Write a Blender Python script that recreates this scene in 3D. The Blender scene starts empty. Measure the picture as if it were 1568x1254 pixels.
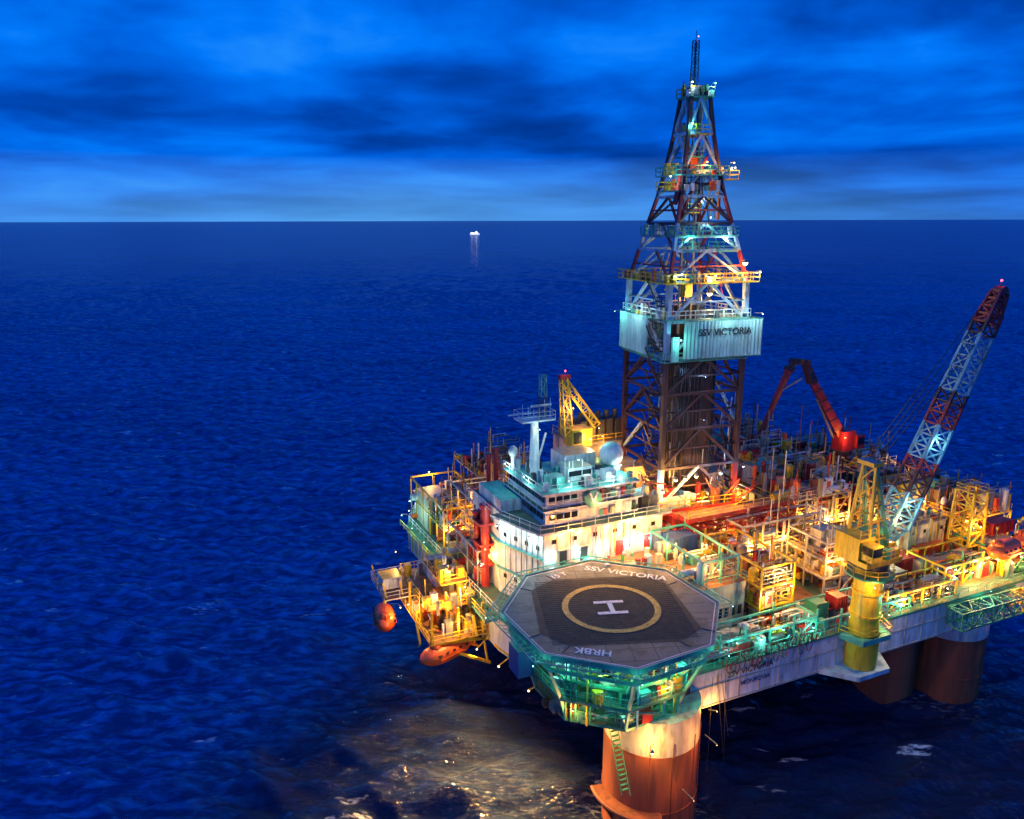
import bpy, math, numpy as np, random, bmesh
from mathutils import Vector, Matrix
sc=bpy.context.scene
TH=math.radians(24); CX,CY=14.0,76.5
def lin(r,g,b):
    f=lambda c:(c/255/12.92) if c/255<=.04045 else ((c/255+.055)/1.055)**2.4
    return (f(r),f(g),f(b),1)
def nn(t,ty,**k):
    n=t.nodes.new(ty)
    for a,b in k.items(): setattr(n,a,b)
    return n
def MM(t,op,a,b=None,c=None,clamp=False):
    n=t.nodes.new('ShaderNodeMath'); n.operation=op; n.use_clamp=clamp
    for i,x in enumerate((a,b,c)):
        if x is None: continue
        if isinstance(x,(int,float)): n.inputs[i].default_value=x
        else: t.links.new(x,n.inputs[i])
    return n.outputs[0]
# ---------------------------------------------------------------- camera
cam=bpy.data.objects.new('camera',bpy.data.cameras.new('camera'))
sc.collection.objects.link(cam); sc.camera=cam
cam.location=(0,0,66); cam.rotation_euler=(math.radians(90-13.8),math.radians(.15),0)
cam.data.lens=27.1; cam.data.sensor_width=36; cam.data.clip_end=200000; cam.data.clip_start=1
sc.view_settings.view_transform='Standard'; sc.view_settings.look='None'; sc.view_settings.exposure=0
# ---------------------------------------------------------------- sky
w=bpy.data.worlds.new('World'); sc.world=w; w.use_nodes=True
t=w.node_tree; t.nodes.clear(); L=t.links.new
tc=nn(t,'ShaderNodeTexCoord'); sx=nn(t,'ShaderNodeSeparateXYZ'); L(tc.outputs['Generated'],sx.inputs[0])
X,Y,Z=sx.outputs
Zp=MM(t,'MAXIMUM',Z,0.0)
az=MM(t,'ARCTAN2',X,Y)
cx=nn(t,'ShaderNodeCombineXYZ')
L(MM(t,'MULTIPLY',az,4.2),cx.inputs[0]); L(MM(t,'MULTIPLY',MM(t,'DIVIDE',Zp,MM(t,'ADD',Zp,.22)),8.5),cx.inputs[1])
def noise(sc_,det,ro,dist,off):
    mp_=nn(t,'ShaderNodeMapping'); L(cx.outputs[0],mp_.inputs[0]); mp_.inputs['Location'].default_value=off
    n=nn(t,'ShaderNodeTexNoise'); L(mp_.outputs[0],n.inputs['Vector']); n.inputs['Scale'].default_value=sc_; n.inputs['Detail'].default_value=det; n.inputs['Roughness'].default_value=ro; n.inputs['Distortion'].default_value=dist
    return n.outputs[0]
n1=noise(1.1,6,.5,.2,(5.3,.7,2)); n2=noise(.5,3,.5,.1,(8.4,2.2,5))
bank=MM(t,'SUBTRACT',1,MM(t,'ABSOLUTE',MM(t,'DIVIDE',MM(t,'SUBTRACT',Z,.115),.07)),clamp=True)
f_=MM(t,'SUBTRACT',MM(t,'ADD',MM(t,'MULTIPLY',n1,.58),MM(t,'MULTIPLY',n2,.42)),MM(t,'MULTIPLY',bank,.065))
cr=nn(t,'ShaderNodeValToRGB'); L(f_,cr.inputs[0])
e=cr.color_ramp.elements; e[0].position=.35; e[0].color=lin(0,52,140); e[1].position=.68; e[1].color=lin(36,144,255)
x=e.new(.43); x.color=lin(0,70,178); x=e.new(.505); x.color=lin(0,94,218); x=e.new(.585); x.color=lin(0,120,250)
hz=MM(t,'POWER',MM(t,'SUBTRACT',1,MM(t,'DIVIDE',Zp,.075),clamp=True),.8)
hz=MM(t,'MULTIPLY',hz,MM(t,'MULTIPLY_ADD',n1,.9,.38),clamp=True)
side=MM(t,'SUBTRACT',1,MM(t,'MULTIPLY',MM(t,'ABSOLUTE',MM(t,'ADD',X,.15)),.95),clamp=True)
hz=MM(t,'MULTIPLY',hz,side)
mx=nn(t,'ShaderNodeMix',data_type='RGBA'); L(hz,mx.inputs[0]); L(cr.outputs[0],mx.inputs[6]); mx.inputs[7].default_value=lin(90,170,242)
bg=nn(t,'ShaderNodeBackground'); L(mx.outputs[2],bg.inputs[0]); bg.inputs[1].default_value=1
o=nn(t,'ShaderNodeOutputWorld'); L(bg.outputs[0],o.inputs[0])
sun=bpy.data.lights.new('dusk_sun','SUN'); sun.energy=.12; sun.angle=math.radians(20); sun.color=(.45,.65,1)
so=bpy.data.objects.new('dusk_sun',sun); sc.collection.objects.link(so); so.rotation_euler=(math.radians(50),0,math.radians(-20))
# ---------------------------------------------------------------- sea
r=np.concatenate([[0.01],np.geomspace(25,2500,700),np.geomspace(2700,90000,25)])
th=np.concatenate([np.linspace(-48,48,680),np.linspace(50,310,90)])*math.pi/180
R,T=np.meshgrid(r,th,indexing='ij'); PX=R*np.sin(T); PY=R*np.cos(T)
rng=np.random.RandomState(3); H=np.zeros_like(PX)
for i in range(70):
    wl=2.0*(15/2.0)**rng.rand(); an=rng.normal(0,.42)+.15; amp=.0115*wl**.75*(1+rng.rand())
    cell=R*0.0067; att=np.clip(wl/(cell*2.6)-.4,0,1)
    ph=2*math.pi/wl*(PX*math.sin(an)+PY*math.cos(an))+rng.rand()*6.28
    H+=att*amp*(2*(.5+.5*np.sin(ph))**1.8-.85)
nr,nt=R.shape
V=np.stack([PX,PY,H],-1).reshape(-1,3)
i=np.arange(nr-1)[:,None]; j=np.arange(nt)[None,:]; j2=(j+1)%nt
F=np.stack([i*nt+j,(i+1)*nt+j,(i+1)*nt+j2,i*nt+j2],-1).reshape(-1,4)[:,::-1]
me=bpy.data.meshes.new('sea'); me.from_pydata(V.tolist(),[],F.tolist()); me.update()
me.polygons.foreach_set('use_smooth',[True]*len(me.polygons))
sea=bpy.data.objects.new('sea',me); sc.collection.objects.link(sea)
m=bpy.data.materials.new('sea_water'); m.use_nodes=True; t2=m.node_tree; t2.nodes.clear(); L2=t2.links.new
g=nn(t2,'ShaderNodeNewGeometry')
mp=nn(t2,'ShaderNodeMapping'); L2(g.outputs['Position'],mp.inputs[0]); mp.inputs['Scale'].default_value=(.36,1,0); mp.inputs['Rotation'].default_value=(0,0,.15)
a1=nn(t2,'ShaderNodeTexNoise'); L2(mp.outputs[0],a1.inputs[0]); a1.inputs['Scale'].default_value=.75; a1.inputs['Detail'].default_value=6; a1.inputs['Roughness'].default_value=.62
a3=nn(t2,'ShaderNodeTexNoise'); L2(mp.outputs[0],a3.inputs[0]); a3.inputs['Scale'].default_value=.02; a3.inputs['Detail'].default_value=3
bp=nn(t2,'ShaderNodeBump'); bp.inputs['Strength'].default_value=1; bp.inputs['Distance'].default_value=1.3; L2(a1.outputs[0],bp.inputs['Height'])
fr=nn(t2,'ShaderNodeFresnel'); fr.inputs['IOR'].default_value=1.34; L2(bp.outputs[0],fr.inputs['Normal'])
fac=MM(t2,'MINIMUM',fr.outputs[0],.36)
df=nn(t2,'ShaderNodeBsdfDiffuse')
cw=nn(t2,'ShaderNodeMix',data_type='RGBA')
L2(MM(t2,'ADD',MM(t2,'MULTIPLY_ADD',a1.outputs[0],4.6,-2.1),MM(t2,'MULTIPLY_ADD',a3.outputs[0],1.0,-.4),clamp=True),cw.inputs[0]); cw.inputs[6].default_value=(0.001,.026,.14,1); cw.inputs[7].default_value=(.003,.14,.46,1)
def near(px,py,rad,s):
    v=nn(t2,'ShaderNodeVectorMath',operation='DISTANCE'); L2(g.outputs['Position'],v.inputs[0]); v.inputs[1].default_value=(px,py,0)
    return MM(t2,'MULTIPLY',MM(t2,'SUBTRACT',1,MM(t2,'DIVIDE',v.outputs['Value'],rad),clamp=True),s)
rig_shade=MM(t2,'ADD',near(22,84,58,1.9),MM(t2,'ADD',near(60,80,50,1.2),near(-6,70,42,1.7)),clamp=True)  # shade around the rig painted into the water colour so lamp glints show
cd=nn(t2,'ShaderNodeMix',data_type='RGBA'); L2(MM(t2,'MULTIPLY',rig_shade,.94),cd.inputs[0]); L2(cw.outputs[2],cd.inputs[6]); cd.inputs[7].default_value=(.003,.006,.03,1)
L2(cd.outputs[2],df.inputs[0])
gl=nn(t2,'ShaderNodeBsdfGlossy'); gl.inputs['Roughness'].default_value=.075; gl.inputs[0].default_value=(.85,.88,1,1); L2(bp.outputs[0],gl.inputs['Normal'])
ms=nn(t2,'ShaderNodeMixShader'); L2(fac,ms.inputs[0]); L2(df.outputs[0],ms.inputs[1]); L2(gl.outputs[0],ms.inputs[2])
mp2=nn(t2,'ShaderNodeMapping'); L2(g.outputs['Position'],mp2.inputs[0]); mp2.inputs['Scale'].default_value=(.42,1.4,0); mp2.inputs['Rotation'].default_value=(0,0,.2)
f1=nn(t2,'ShaderNodeTexNoise'); L2(mp2.outputs[0],f1.inputs[0]); f1.inputs['Scale'].default_value=.26; f1.inputs['Detail'].default_value=3
f2=nn(t2,'ShaderNodeTexNoise'); L2(mp2.outputs[0],f2.inputs[0]); f2.inputs['Scale'].default_value=1.4; f2.inputs['Detail'].default_value=5; f2.inputs['Roughness'].default_value=.7
foam=MM(t2,'MULTIPLY',MM(t2,'MULTIPLY_ADD',f1.outputs[0],24,-16.1,True),MM(t2,'MULTIPLY_ADD',f2.outputs[0],9,-4.0,True))
nb=None
for q in ((15.5,75,9,1.0),(-3,78,13,.10),(62,99,9,.5),(-19,71,4,1.4),(-17,74,3,1.2),(-54,123.5,4,1.7),(104,155,5,1.9),(55,103,9,.4)):
    v_=near(*q); nb=v_ if nb is None else MM(t2,'ADD',nb,v_)
foam=MM(t2,'ADD',foam,MM(t2,'MULTIPLY',nb,MM(t2,'MULTIPLY_ADD',f2.outputs[0],9,-4.8,True)),clamp=True)
fd=nn(t2,'ShaderNodeBsdfDiffuse'); fd.inputs[0].default_value=(.62,.7,.72,1)
m2=nn(t2,'ShaderNodeMixShader'); L2(MM(t2,'MULTIPLY',foam,.8),m2.inputs[0]); L2(ms.outputs[0],m2.inputs[1]); L2(fd.outputs[0],m2.inputs[2])
oo=nn(t2,'ShaderNodeOutputMaterial'); L2(m2.outputs[0],oo.inputs[0])
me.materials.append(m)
# ---------------------------------------------------------------- materials
MATS={}
def mat(name,rgb,rough=.5,metal=0,var=.35,scale=.7,dirt=None,dfac=.5,stretch=.25):
    m=bpy.data.materials.new(name); m.use_nodes=True; t=m.node_tree; b=t.nodes['Principled BSDF']
    g=nn(t,'ShaderNodeNewGeometry'); mp=nn(t,'ShaderNodeMapping'); t.links.new(g.outputs['Position'],mp.inputs[0]); mp.inputs['Scale'].default_value=(1,1,stretch)
    n=nn(t,'ShaderNodeTexNoise'); t.links.new(mp.outputs[0],n.inputs[0]); n.inputs['Scale'].default_value=scale; n.inputs['Detail'].default_value=8; n.inputs['Roughness'].default_value=.65
    mx=nn(t,'ShaderNodeMix',data_type='RGBA'); c=np.array(rgb)
    mx.inputs[6].default_value=(*np.clip(c*(1-var),0,1),1); mx.inputs[7].default_value=(*np.clip(c*(1+var*.5),0,1),1)
    t.links.new(MM(t,'MULTIPLY_ADD',n.outputs[0],3,-1,True),mx.inputs[0]); out=mx.outputs[2]
    if dirt:
        n2=nn(t,'ShaderNodeTexNoise'); t.links.new(mp.outputs[0],n2.inputs[0]); n2.inputs['Scale'].default_value=scale*2.3; n2.inputs['Detail'].default_value=6
        m3=nn(t,'ShaderNodeMix',data_type='RGBA'); t.links.new(MM(t,'MULTIPLY',MM(t,'MULTIPLY_ADD',n2.outputs[0],6,-3.1,True),dfac),m3.inputs[0]); t.links.new(out,m3.inputs[6]); m3.inputs[7].default_value=(*dirt,1); out=m3.outputs[2]
    t.links.new(out,b.inputs['Base Color']); b.inputs['Roughness'].default_value=rough; b.inputs['Metallic'].default_value=metal
    MATS[name]=m; return m
RU=(.13,.05,.02)
mat('white',(.62,.66,.64),.5,dirt=RU,dfac=.45); mat('cream',(.50,.44,.32),.55,dirt=RU,dfac=.55)
mat('beige',(.36,.29,.18),.6,dirt=RU,dfac=.6); mat('yellow',(.70,.43,.02),.45,dirt=RU,dfac=.5)
mat('green',(.04,.26,.15),.5,dirt=RU,dfac=.35); mat('teal',(.07,.36,.29),.5,dirt=RU,dfac=.3)
mat('red',(.46,.025,.025),.45,dirt=(.1,.03,.02)); mat('orange',(.80,.12,.02),.4,var=.2,dirt=(.3,.08,.03),dfac=.4)
mat('steel',(.22,.23,.24),.45,.3,dirt=RU); mat('dark',(.03,.03,.035),.5); mat('black',(.012,.012,.015),.35)
mat('deckbrown',(.24,.11,.04),.7,dirt=(.04,.025,.015),dfac=.8,scale=.6); mat('deckgreen',(.05,.12,.08),.7,dirt=RU,dfac=.7,scale=.6)
mat('rust',(.22,.06,.028),.65,var=.45,scale=.45,dirt=(.06,.025,.015),dfac=.8); mat('blue',(.02,.07,.24),.45,dirt=RU,dfac=.3)
mat('rustplate',(.34,.085,.03),.65,var=.55,scale=.3,dirt=(.10,.035,.02),dfac=.8,stretch=.10)
mat('heli',(.15,.155,.13),.65,var=.4,scale=.3,dirt=(.04,.045,.035),dfac=.75,stretch=1); mat('net',(.055,.05,.036),.85,var=.5,scale=1.2,stretch=1); mat('rope',(.10,.085,.06),.85)
mat('paint_white',(.74,.74,.72),.5,var=.12,scale=2,dirt=(.2,.2,.2),dfac=.65); mat('paint_yellow',(.48,.31,.05),.6,dirt=(.10,.08,.05),dfac=.85,scale=1.5)
mat('legwhite',(.34,.50,.64),.5,dirt=RU,dfac=.65); mat('legdark',(.065,.028,.03),.5,dirt=(.02,.018,.02),dfac=.6); mat('legred',(.32,.035,.035),.5,dirt=(.05,.02,.02),dfac=.6); mat('glass',(.01,.015,.02),.08,var=0)
mat('boomblue',(.16,.42,.54),.5,dirt=RU,dfac=.5); mat('windwall',(.36,.58,.58),.5,dirt=RU,dfac=.4)
def glow(name,col,s):
    m=bpy.data.materials.new(name); m.use_nodes=True; b=m.node_tree.nodes['Principled BSDF']
    b.inputs['Base Color'].default_value=(.8,.8,.8,1); b.inputs['Emission Color'].default_value=(*col,1); b.inputs['Emission Strength'].default_value=s
    m.cycles.emission_sampling='NONE'; MATS[name]=m
WARM=(1,.40,.065); AMB=(1,.54,.13); TEAL=(.2,1,.72); COOL=(.6,.95,.95); BLU=(.3,.6,1); REDL=(1,.05,.03)
glow('g_warm',(1,.55,.16),5); glow('g_amb',(1,.72,.30),6); glow('g_teal',(.45,1,.8),3); glow('g_cool',(.8,.97,1),4.5); glow('g_blue',(.35,.65,1),6); glow('g_red',(1,.05,.05),6); glow('g_ship',(.7,.9,1),1.0)
GM={WARM:'g_warm',AMB:'g_amb',TEAL:'g_teal',COOL:'g_cool',BLU:'g_blue',REDL:'g_red'}
# ---------------------------------------------------------------- builder
def W(a,b,z): return Vector((CX+a*math.cos(TH)-b*math.sin(TH),CY+a*math.sin(TH)+b*math.cos(TH),z))
rnd=random.Random(11)
class B:
    def __init__(s,name,org): s.n=name; s.o=Vector(org); s.v=[]; s.f=[]; s.m=[]; s.ml=[]
    def mi(s,m):
        if m not in s.ml: s.ml.append(m)
        return s.ml.index(m)
    def add(s,vs,fs,m):
        k=len(s.v); s.v+=[tuple(v) for v in vs]; s.f+=[tuple(k+i for i in f) for f in fs]; s.m+=[s.mi(m)]*len(fs)
    def prism(s,poly,z0,z1,m,mt=None):
        n=len(poly); vs=[(x,y,z0) for x,y in poly]+[(x,y,z1) for x,y in poly]
        s.add(vs,[tuple(range(n))[::-1]]+[(i,(i+1)%n,n+(i+1)%n,n+i) for i in range(n)],m); s.add(vs[n:],[tuple(range(n))],mt or m)
    def box(s,a0,b0,z0,a1,b1,z1,m,mt=None): s.prism([(a0,b0),(a1,b0),(a1,b1),(a0,b1)],z0,z1,m,mt)
    def cyl(s,p,q,r,m,n=8,r2=None):
        p=Vector(p);q=Vector(q);d=(q-p)
        if d.length<1e-4: return
        d.normalize(); u=d.cross(Vector((0,0,1)) if abs(d.z)<.9 else Vector((1,0,0))).normalized(); v=d.cross(u); r2=r if r2 is None else r2
        off=math.pi/4 if n==4 else 0
        vs=[p+(u*math.cos(off+6.28318*i/n)+v*math.sin(off+6.28318*i/n))*r for i in range(n)]+[q+(u*math.cos(off+6.28318*i/n)+v*math.sin(off+6.28318*i/n))*r2 for i in range(n)]
        s.add(vs,[(i,(i+1)%n,n+(i+1)%n,n+i)[::-1] for i in range(n)]+[tuple(range(n)),tuple(range(n,2*n))[::-1]],m)
    def beam(s,p,q,w,m): s.cyl(p,q,w*.7,m,4)
    def sph(s,c,r,m,n=10,sz=1,sx=1,sy=1):
        vs=[];fs=[]
        for i in range(n//2+1):
            ph=math.pi*i/(n//2)
            for j in range(n):
                a=6.28318*j/n; vs.append((c[0]+r*sx*math.sin(ph)*math.cos(a),c[1]+r*sy*math.sin(ph)*math.sin(a),c[2]+r*sz*math.cos(ph)))
        for i in range(n//2):
            for j in range(n): fs.append((i*n+j,(i+1)*n+j,(i+1)*n+(j+1)%n,i*n+(j+1)%n))
        s.add(vs,fs,m)
    def rail(s,pts,m='yellow',h=1.1,close=False,w=.06,step=1.8):
        pts=[Vector(p) for p in pts]
        if close: pts=pts+[pts[0]]
        for p,q in zip(pts,pts[1:]):
            for hh in (h,h*.5): s.beam(p+Vector((0,0,hh)),q+Vector((0,0,hh)),w,m)
            n=max(1,int((q-p).length/step))
            for i in range(n+1):
                c=p.lerp(q,i/n); s.beam(c,c+Vector((0,0,h)),w,m)
    def truss(s,p,q,w0,w1,n,mats,r=.12,rd=.07,side=None,faces=(0,1,2,3)):
        p=Vector(p);q=Vector(q);d=(q-p).normalized()
        sd=Vector(side).normalized() if side else d.cross(Vector((0,0,1))).normalized()
        up=sd.cross(d); cor=[]
        for i in range(n+1):
            c=p.lerp(q,i/n); ww=(w0+(w1-w0)*i/n)/2
            cor.append([c+sd*ww*x+up*ww*y for x,y in ((-1,-1),(1,-1),(1,1),(-1,1))])
        for i in range(n):
            mm=mats[i*len(mats)//n]
            for k in range(4):
                s.beam(cor[i][k],cor[i+1][k],r,mm)
                if k in faces:
                    k2=(k+1)%4; s.beam(cor[i][k],cor[i][k2],rd,mm)
                    if i%2: s.beam(cor[i][k],cor[i+1][k2],rd,mm)
                    else: s.beam(cor[i][k2],cor[i+1][k],rd,mm)
        for k in range(4): s.beam(cor[n][k],cor[n][(k+1)%4],rd,mats[-1])
        return cor
    def done(s,parent=None,smooth=False):
        me=bpy.data.meshes.new(s.n); me.from_pydata([(x-s.o.x,y-s.o.y,z-s.o.z) for x,y,z in s.v],[],s.f)
        for m in s.ml: me.materials.append(MATS[m])
        me.polygons.foreach_set('material_index',s.m); me.update()
        bm=bmesh.new(); bm.from_mesh(me); bmesh.ops.recalc_face_normals(bm,faces=bm.faces); bm.to_mesh(me); bm.free()
        if smooth:
            me.polygons.foreach_set('use_smooth',[True]*len(me.polygons)); me.set_sharp_from_angle(angle=math.radians(40))
        ob=bpy.data.objects.new(s.n,me); sc.collection.objects.link(ob)
        ob.matrix_world=Matrix.Translation(W(*s.o))@Matrix.Rotation(TH,4,'Z')
        if parent:
            ob.parent=parent; ob.matrix_parent_inverse=parent.matrix_world.inverted()
        return ob
LAMPS=[]
def lamp(a,b,z,col,p,r=.26,arm=(0,.9)): LAMPS.append((a,b,z,col,p,r,arm))
def text(parent,name,s,loc,size,rot,m,ext=.02):
    c=bpy.data.curves.new(name,'FONT'); c.body=s; c.size=size; c.align_x='CENTER'; c.align_y='CENTER'; c.extrude=ext; c.offset=size*.012
    o=bpy.data.objects.new('tmp',c); sc.collection.objects.link(o); bpy.context.view_layer.update()
    me=bpy.data.meshes.new_from_object(o.evaluated_get(bpy.context.evaluated_depsgraph_get())); bpy.data.objects.remove(o)
    me.materials.clear(); me.materials.append(MATS[m]); ob=bpy.data.objects.new(name,me); sc.collection.objects.link(ob)
    ob.matrix_world=Matrix.Translation(W(*loc))@Matrix.Rotation(TH,4,'Z')@rot
    if parent: ob.parent=parent; ob.matrix_parent_inverse=parent.matrix_world.inverted()
RX=Matrix.Rotation(math.pi/2,4,'X')
# ---------------------------------------------------------------- platform hull
h=B('semisubmersible_platform',(30,30,12))
HULL=[(-5.2,3),(-2.5,-2.6),(76,-2.6),(76,58),(-4,62),(-7,60),(-10.6,53),(-9.3,18)]
h.prism(HULL,12,16.7,'white')
HT=[(x*1.0+(-.25 if x<10 else .2),y+(-.25 if y<20 else .2)) for x,y in HULL]
h.prism(HT,16.7,17,'green','deckgreen')
h.prism([(x,y) for x,y in [(24.6,4.2),(31.4,4.2),(31.4,11),(24.6,11)]],17.0,17.06,'deckbrown')
h.prism([(34,-.5),(75,-.5),(75,15),(34,15)],17.0,17.04,'deckbrown')
for (a,b,rr) in ((1.2,-1.1,5.3),(54.5,2.4,5.1),(46,6,4.7),(8,30,4.5),(8,55,5),(58,53,5),(33,54,4.5)):
    z1=10.4 if a<5 else 9.2
    h.cyl((a,b,-4),(a,b,z1),rr,'rustplate',40); h.cyl((a,b,z1),(a,b,14.6 if a<5 else 13.5),rr+.04,'cream' if a<5 else 'white',40)
    for z in (3.2,z1-.1): h.cyl((a,b,z),(a,b,z+.16),rr+.1,'rustplate',40)
for a0,b0,a1,b1 in ((8,30,1.2,-1),(54.5,2.4,58,53),(8,30,46,6),(8,55,58,53)):
    h.cyl((a0,b0,2.2),(a1,b1,2.2),1.1,'rust',14)
h.cyl((14,14,12),(40,6,3),.9,'rust',12)
for k in range(22):
    a=9+k*3.0; h.box(a,-2.68,12.1,a+.1,-2.6,16.6,'cream')
for z in (12.2,14.6): h.box(-2,-2.72,z,76,-2.6,z+.1,'cream')
for k in range(30):
    b=4+k*1.7; a=-5.2-(b-3)*.24 if b<20 else -9.35-(b-18)*.036
    h.cyl((a-.1,b,12.1),(a-.1,b,16.6),.09,'yellow',6)
h.rail([(-2.6,-2.6,17),(76,-2.6,17)],'teal'); h.rail([(-9.4,18,17),(-10.7,53,17),(-7,60,17),(-4,62,17),(20,61,17)],'white',1.2)
h.box(-11.2,18,16.4,-9.4,53,16.7,'teal','deckgreen'); h.rail([(-11.1,18,16.7),(-12.2,53,16.7)],'yellow')
h.beam((-9.4,19,12.4),(-5.3,3,12.2),.35,'yellow'); h.beam((-5.3,3,12.2),(-3,-3,12.2),.35,'yellow')
h.beam((-4.3,-2.3,14),(-4.1,-5.4,6.5),.08,'green'); h.beam((-5.1,-1.9,14),(-4.9,-5.0,6.5),.08,'green')
for k in range(16):
    f=k/16; h.box(-5.0+.1*f,-2.1-3.1*f,14-7.5*f,-4.2+.1*f,-1.85-3.1*f,14.04-7.5*f,'green')
def arcp(rr,a0,a1,n=14): return [(1.2+rr*math.cos(math.radians(a0+(a1-a0)*i/n)),-1.1+rr*math.sin(math.radians(a0+(a1-a0)*i/n))) for i in range(n+1)]
h.prism(arcp(6.6,165,250)+arcp(5.25,165,250)[::-1],3.2,3.6,'rust')
pts=[(*p,3.4) for p in arcp(6.7,165,250)]
for p,q in zip(pts,pts[1:]): h.cyl(p,q,.22,'rust',8)
for x in range(168,252,20):
    c,s_=math.cos(math.radians(x)),math.sin(math.radians(x)); h.beam((1.2+5.2*c,-1.1+5.2*s_,.6),(1.2+6.5*c,-1.1+6.5*s_,3.2),.3,'rust')
for an in (235,262,296,322):
    x=math.radians(an); h.cyl((1.2+5.4*math.cos(x),-1.1+5.4*math.sin(x),-1),(1.2+5.4*math.cos(x),-1.1+5.4*math.sin(x),12),.05,'rust',6)
h.prism([(24.5,-2.62),(27.5,-6.0),(32.6,-6.0),(34.6,-2.62)],11.9,12.5,'white')
h.prism([(27,-2.62),(28,-5.6),(32.6,-5.6),(33.6,-2.62)],16.2,16.9,'teal'); h.rail([(27,-2.7,16.9),(28,-5.6,16.9),(32.6,-5.6,16.9),(33.6,-2.7,16.9)],'yellow')
HO=h.done(smooth=True)
text(HO,'hull_name','SSV VICTORIA',(13.6,-2.76,15.5),1.05,RX,'dark'); text(HO,'hull_port','MONROVIA',(14.4,-2.76,13.9),.8,RX,'blue')
c=B('mooring_hose_coils',(15,-3,16))
for k in range(34):
    a=9.5+k*.42; rr=rnd.uniform(.35,1.0); zz=rnd.uniform(16.6,18.2); P=[(a+.5*math.sin(x)*rr,-3.0-.2*(k%3),zz+rr*math.cos(x)) for x in np.linspace(0,6.28,14)]
    for p,q in zip(P,P[1:]): c.cyl(p,q,.06,rnd.choice(['dark','red','steel','teal','rust','dark']),5)
for k in range(4):
    a=8+k*.6; c.cyl((a,-2.9,16),(a+rnd.uniform(-.4,1.5),-3.2,rnd.uniform(3,9)),.03,'dark',5)
c.done()
# ---------------------------------------------------------------- helideck
HC=(-2.1,2.8); RO=12.4
def hv(rr,ang,z,c=HC): a=math.radians(ang); return (c[0]+rr*math.cos(a),c[1]+rr*math.sin(a),z)
A0=-19
hd=B('helideck',(HC[0],HC[1],24))
oc=[hv(RO,A0+45*k,0)[:2] for k in range(8)]
hd.prism(oc,23.5,24,'teal','heli')
for k in range(8):
    p=hv(RO,A0+45*k,24.06);q=hv(RO,A0+45*(k+1),24.06); hd.beam(p,q,.16,'teal')
    p=hv(RO+1.5,A0+45*k,23.9);q=hv(RO+1.5,A0+45*(k+1),23.9); hd.beam(p,q,.1,'teal')
    for i in range(13):
        f=i/12; P=Vector(hv(RO,A0+45*k,23.6)).lerp(Vector(hv(RO,A0+45*(k+1),23.6)),f); Q=Vector(hv(RO+1.5,A0+45*k,23.9)).lerp(Vector(hv(RO+1.5,A0+45*(k+1),23.9)),f); hd.beam(P,Q,.06,'teal')
    for rr in (RO+.5,RO+1.0): hd.beam(hv(rr,A0+45*k,23.75),hv(rr,A0+45*(k+1),23.75),.04,'teal')
    p=Vector(hv(RO-.45,A0+45*k,24.01));q=Vector(hv(RO-.45,A0+45*(k+1),24.01)); n=(q-p).cross(Vector((0,0,1))).normalized()*.05
    hd.add([p-n,q-n,q+n,p+n],[(0,1,2,3)],'paint_white')
    lo=Vector(hv(RO-.3,A0+45*k,23.5)); hd.beam(lo,hv(7.5,A0+45*k,17.5),.35,'teal')
    hd.beam(hv(RO-1,A0+45*k,21.8),hv(RO-1,A0+45*(k+1),21.8),.3,'teal'); hd.beam(hv(8.6,A0+45*k,19.2),hv(8.6,A0+45*(k+1),19.2),.3,'green')
    for i in range(5):
        f=(i+.5)/5; P=Vector(hv(RO-.6,A0+45*k,23.5)).lerp(Vector(hv(RO-.6,A0+45*(k+1),23.5)),f); hd.beam(P,Vector(hv(RO-1,A0+45*k+45*(i+(i%2))/5,21.8)),.14,'teal')
sq=7.6; ra=math.radians(-18)
def H2(x,y,z): return (HC[0]+x*math.cos(ra)-y*math.sin(ra),HC[1]+x*math.sin(ra)+y*math.cos(ra),z)
for k in range(-5,6):
    y=k*2.15; half=min(11.3,max(3,RO*1.0-max(0,(abs(y)-4.8))*1.0)) -.5
    for s_ in (-1,1):
        x0=s_*(sq if abs(y)<sq else 0); x1=s_*half
        if abs(x1)>abs(x0): P=H2(x0,y-.06,24.006),H2(x1,y-.06,24.006),H2(x1,y+.06,24.006),H2(x0,y+.06,24.006); hd.add(P,[(0,1,2,3)],'dark')
for k in range(-3,4):
    x=k*2.4; half=10.6-max(0,abs(x)-4.8)
    for s_ in (-1,1): P=H2(x-.06,s_*sq,24.008),H2(x+.06,s_*sq,24.008),H2(x+.06,s_*half,24.008),H2(x-.06,s_*half,24.008); hd.add(P,[(0,1,2,3)],'dark')
nc=[(-1.14,-.62),(-.80,-.98),(.72,-1.02),(1.12,-.72),(1.06,.62),(.74,.98),(-.70,1.0),(-1.1,.66)]
net=[H2(x*sq,y*sq,24.012) for x,y in nc]
hd.add(net,[tuple(range(8))],'net')
for k in range(-15,16):
    x=k*.5*sq/7.6
    hd.beam(H2(x,-.95*sq,24.03),H2(x,.95*sq,24.03),.025,'rope'); hd.beam(H2(-1.02*sq,x*.92,24.03),H2(1.02*sq,x*.92,24.03),.025,'rope')
for p,(x,y) in zip(net,nc): hd.beam((p[0],p[1],24.03),H2(x*sq*1.14,y*sq*1.14,24.03),.06,'rope')
n=64; ring=[]
for k in range(n): ring+= [hv(4.8,360*k/n,24.07),hv(5.5,360*k/n,24.07)]
hd.add(ring,[(2*k,2*k+1,(2*k+3)%(2*n),(2*k+2)%(2*n)) for k in range(n)],'paint_yellow')
def rect(x0,y0,x1,y1,z,m): hd.add([H2(x0,y0,z),H2(x1,y0,z),H2(x1,y1,z),H2(x0,y1,z)],[(0,1,2,3)],m)
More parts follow.
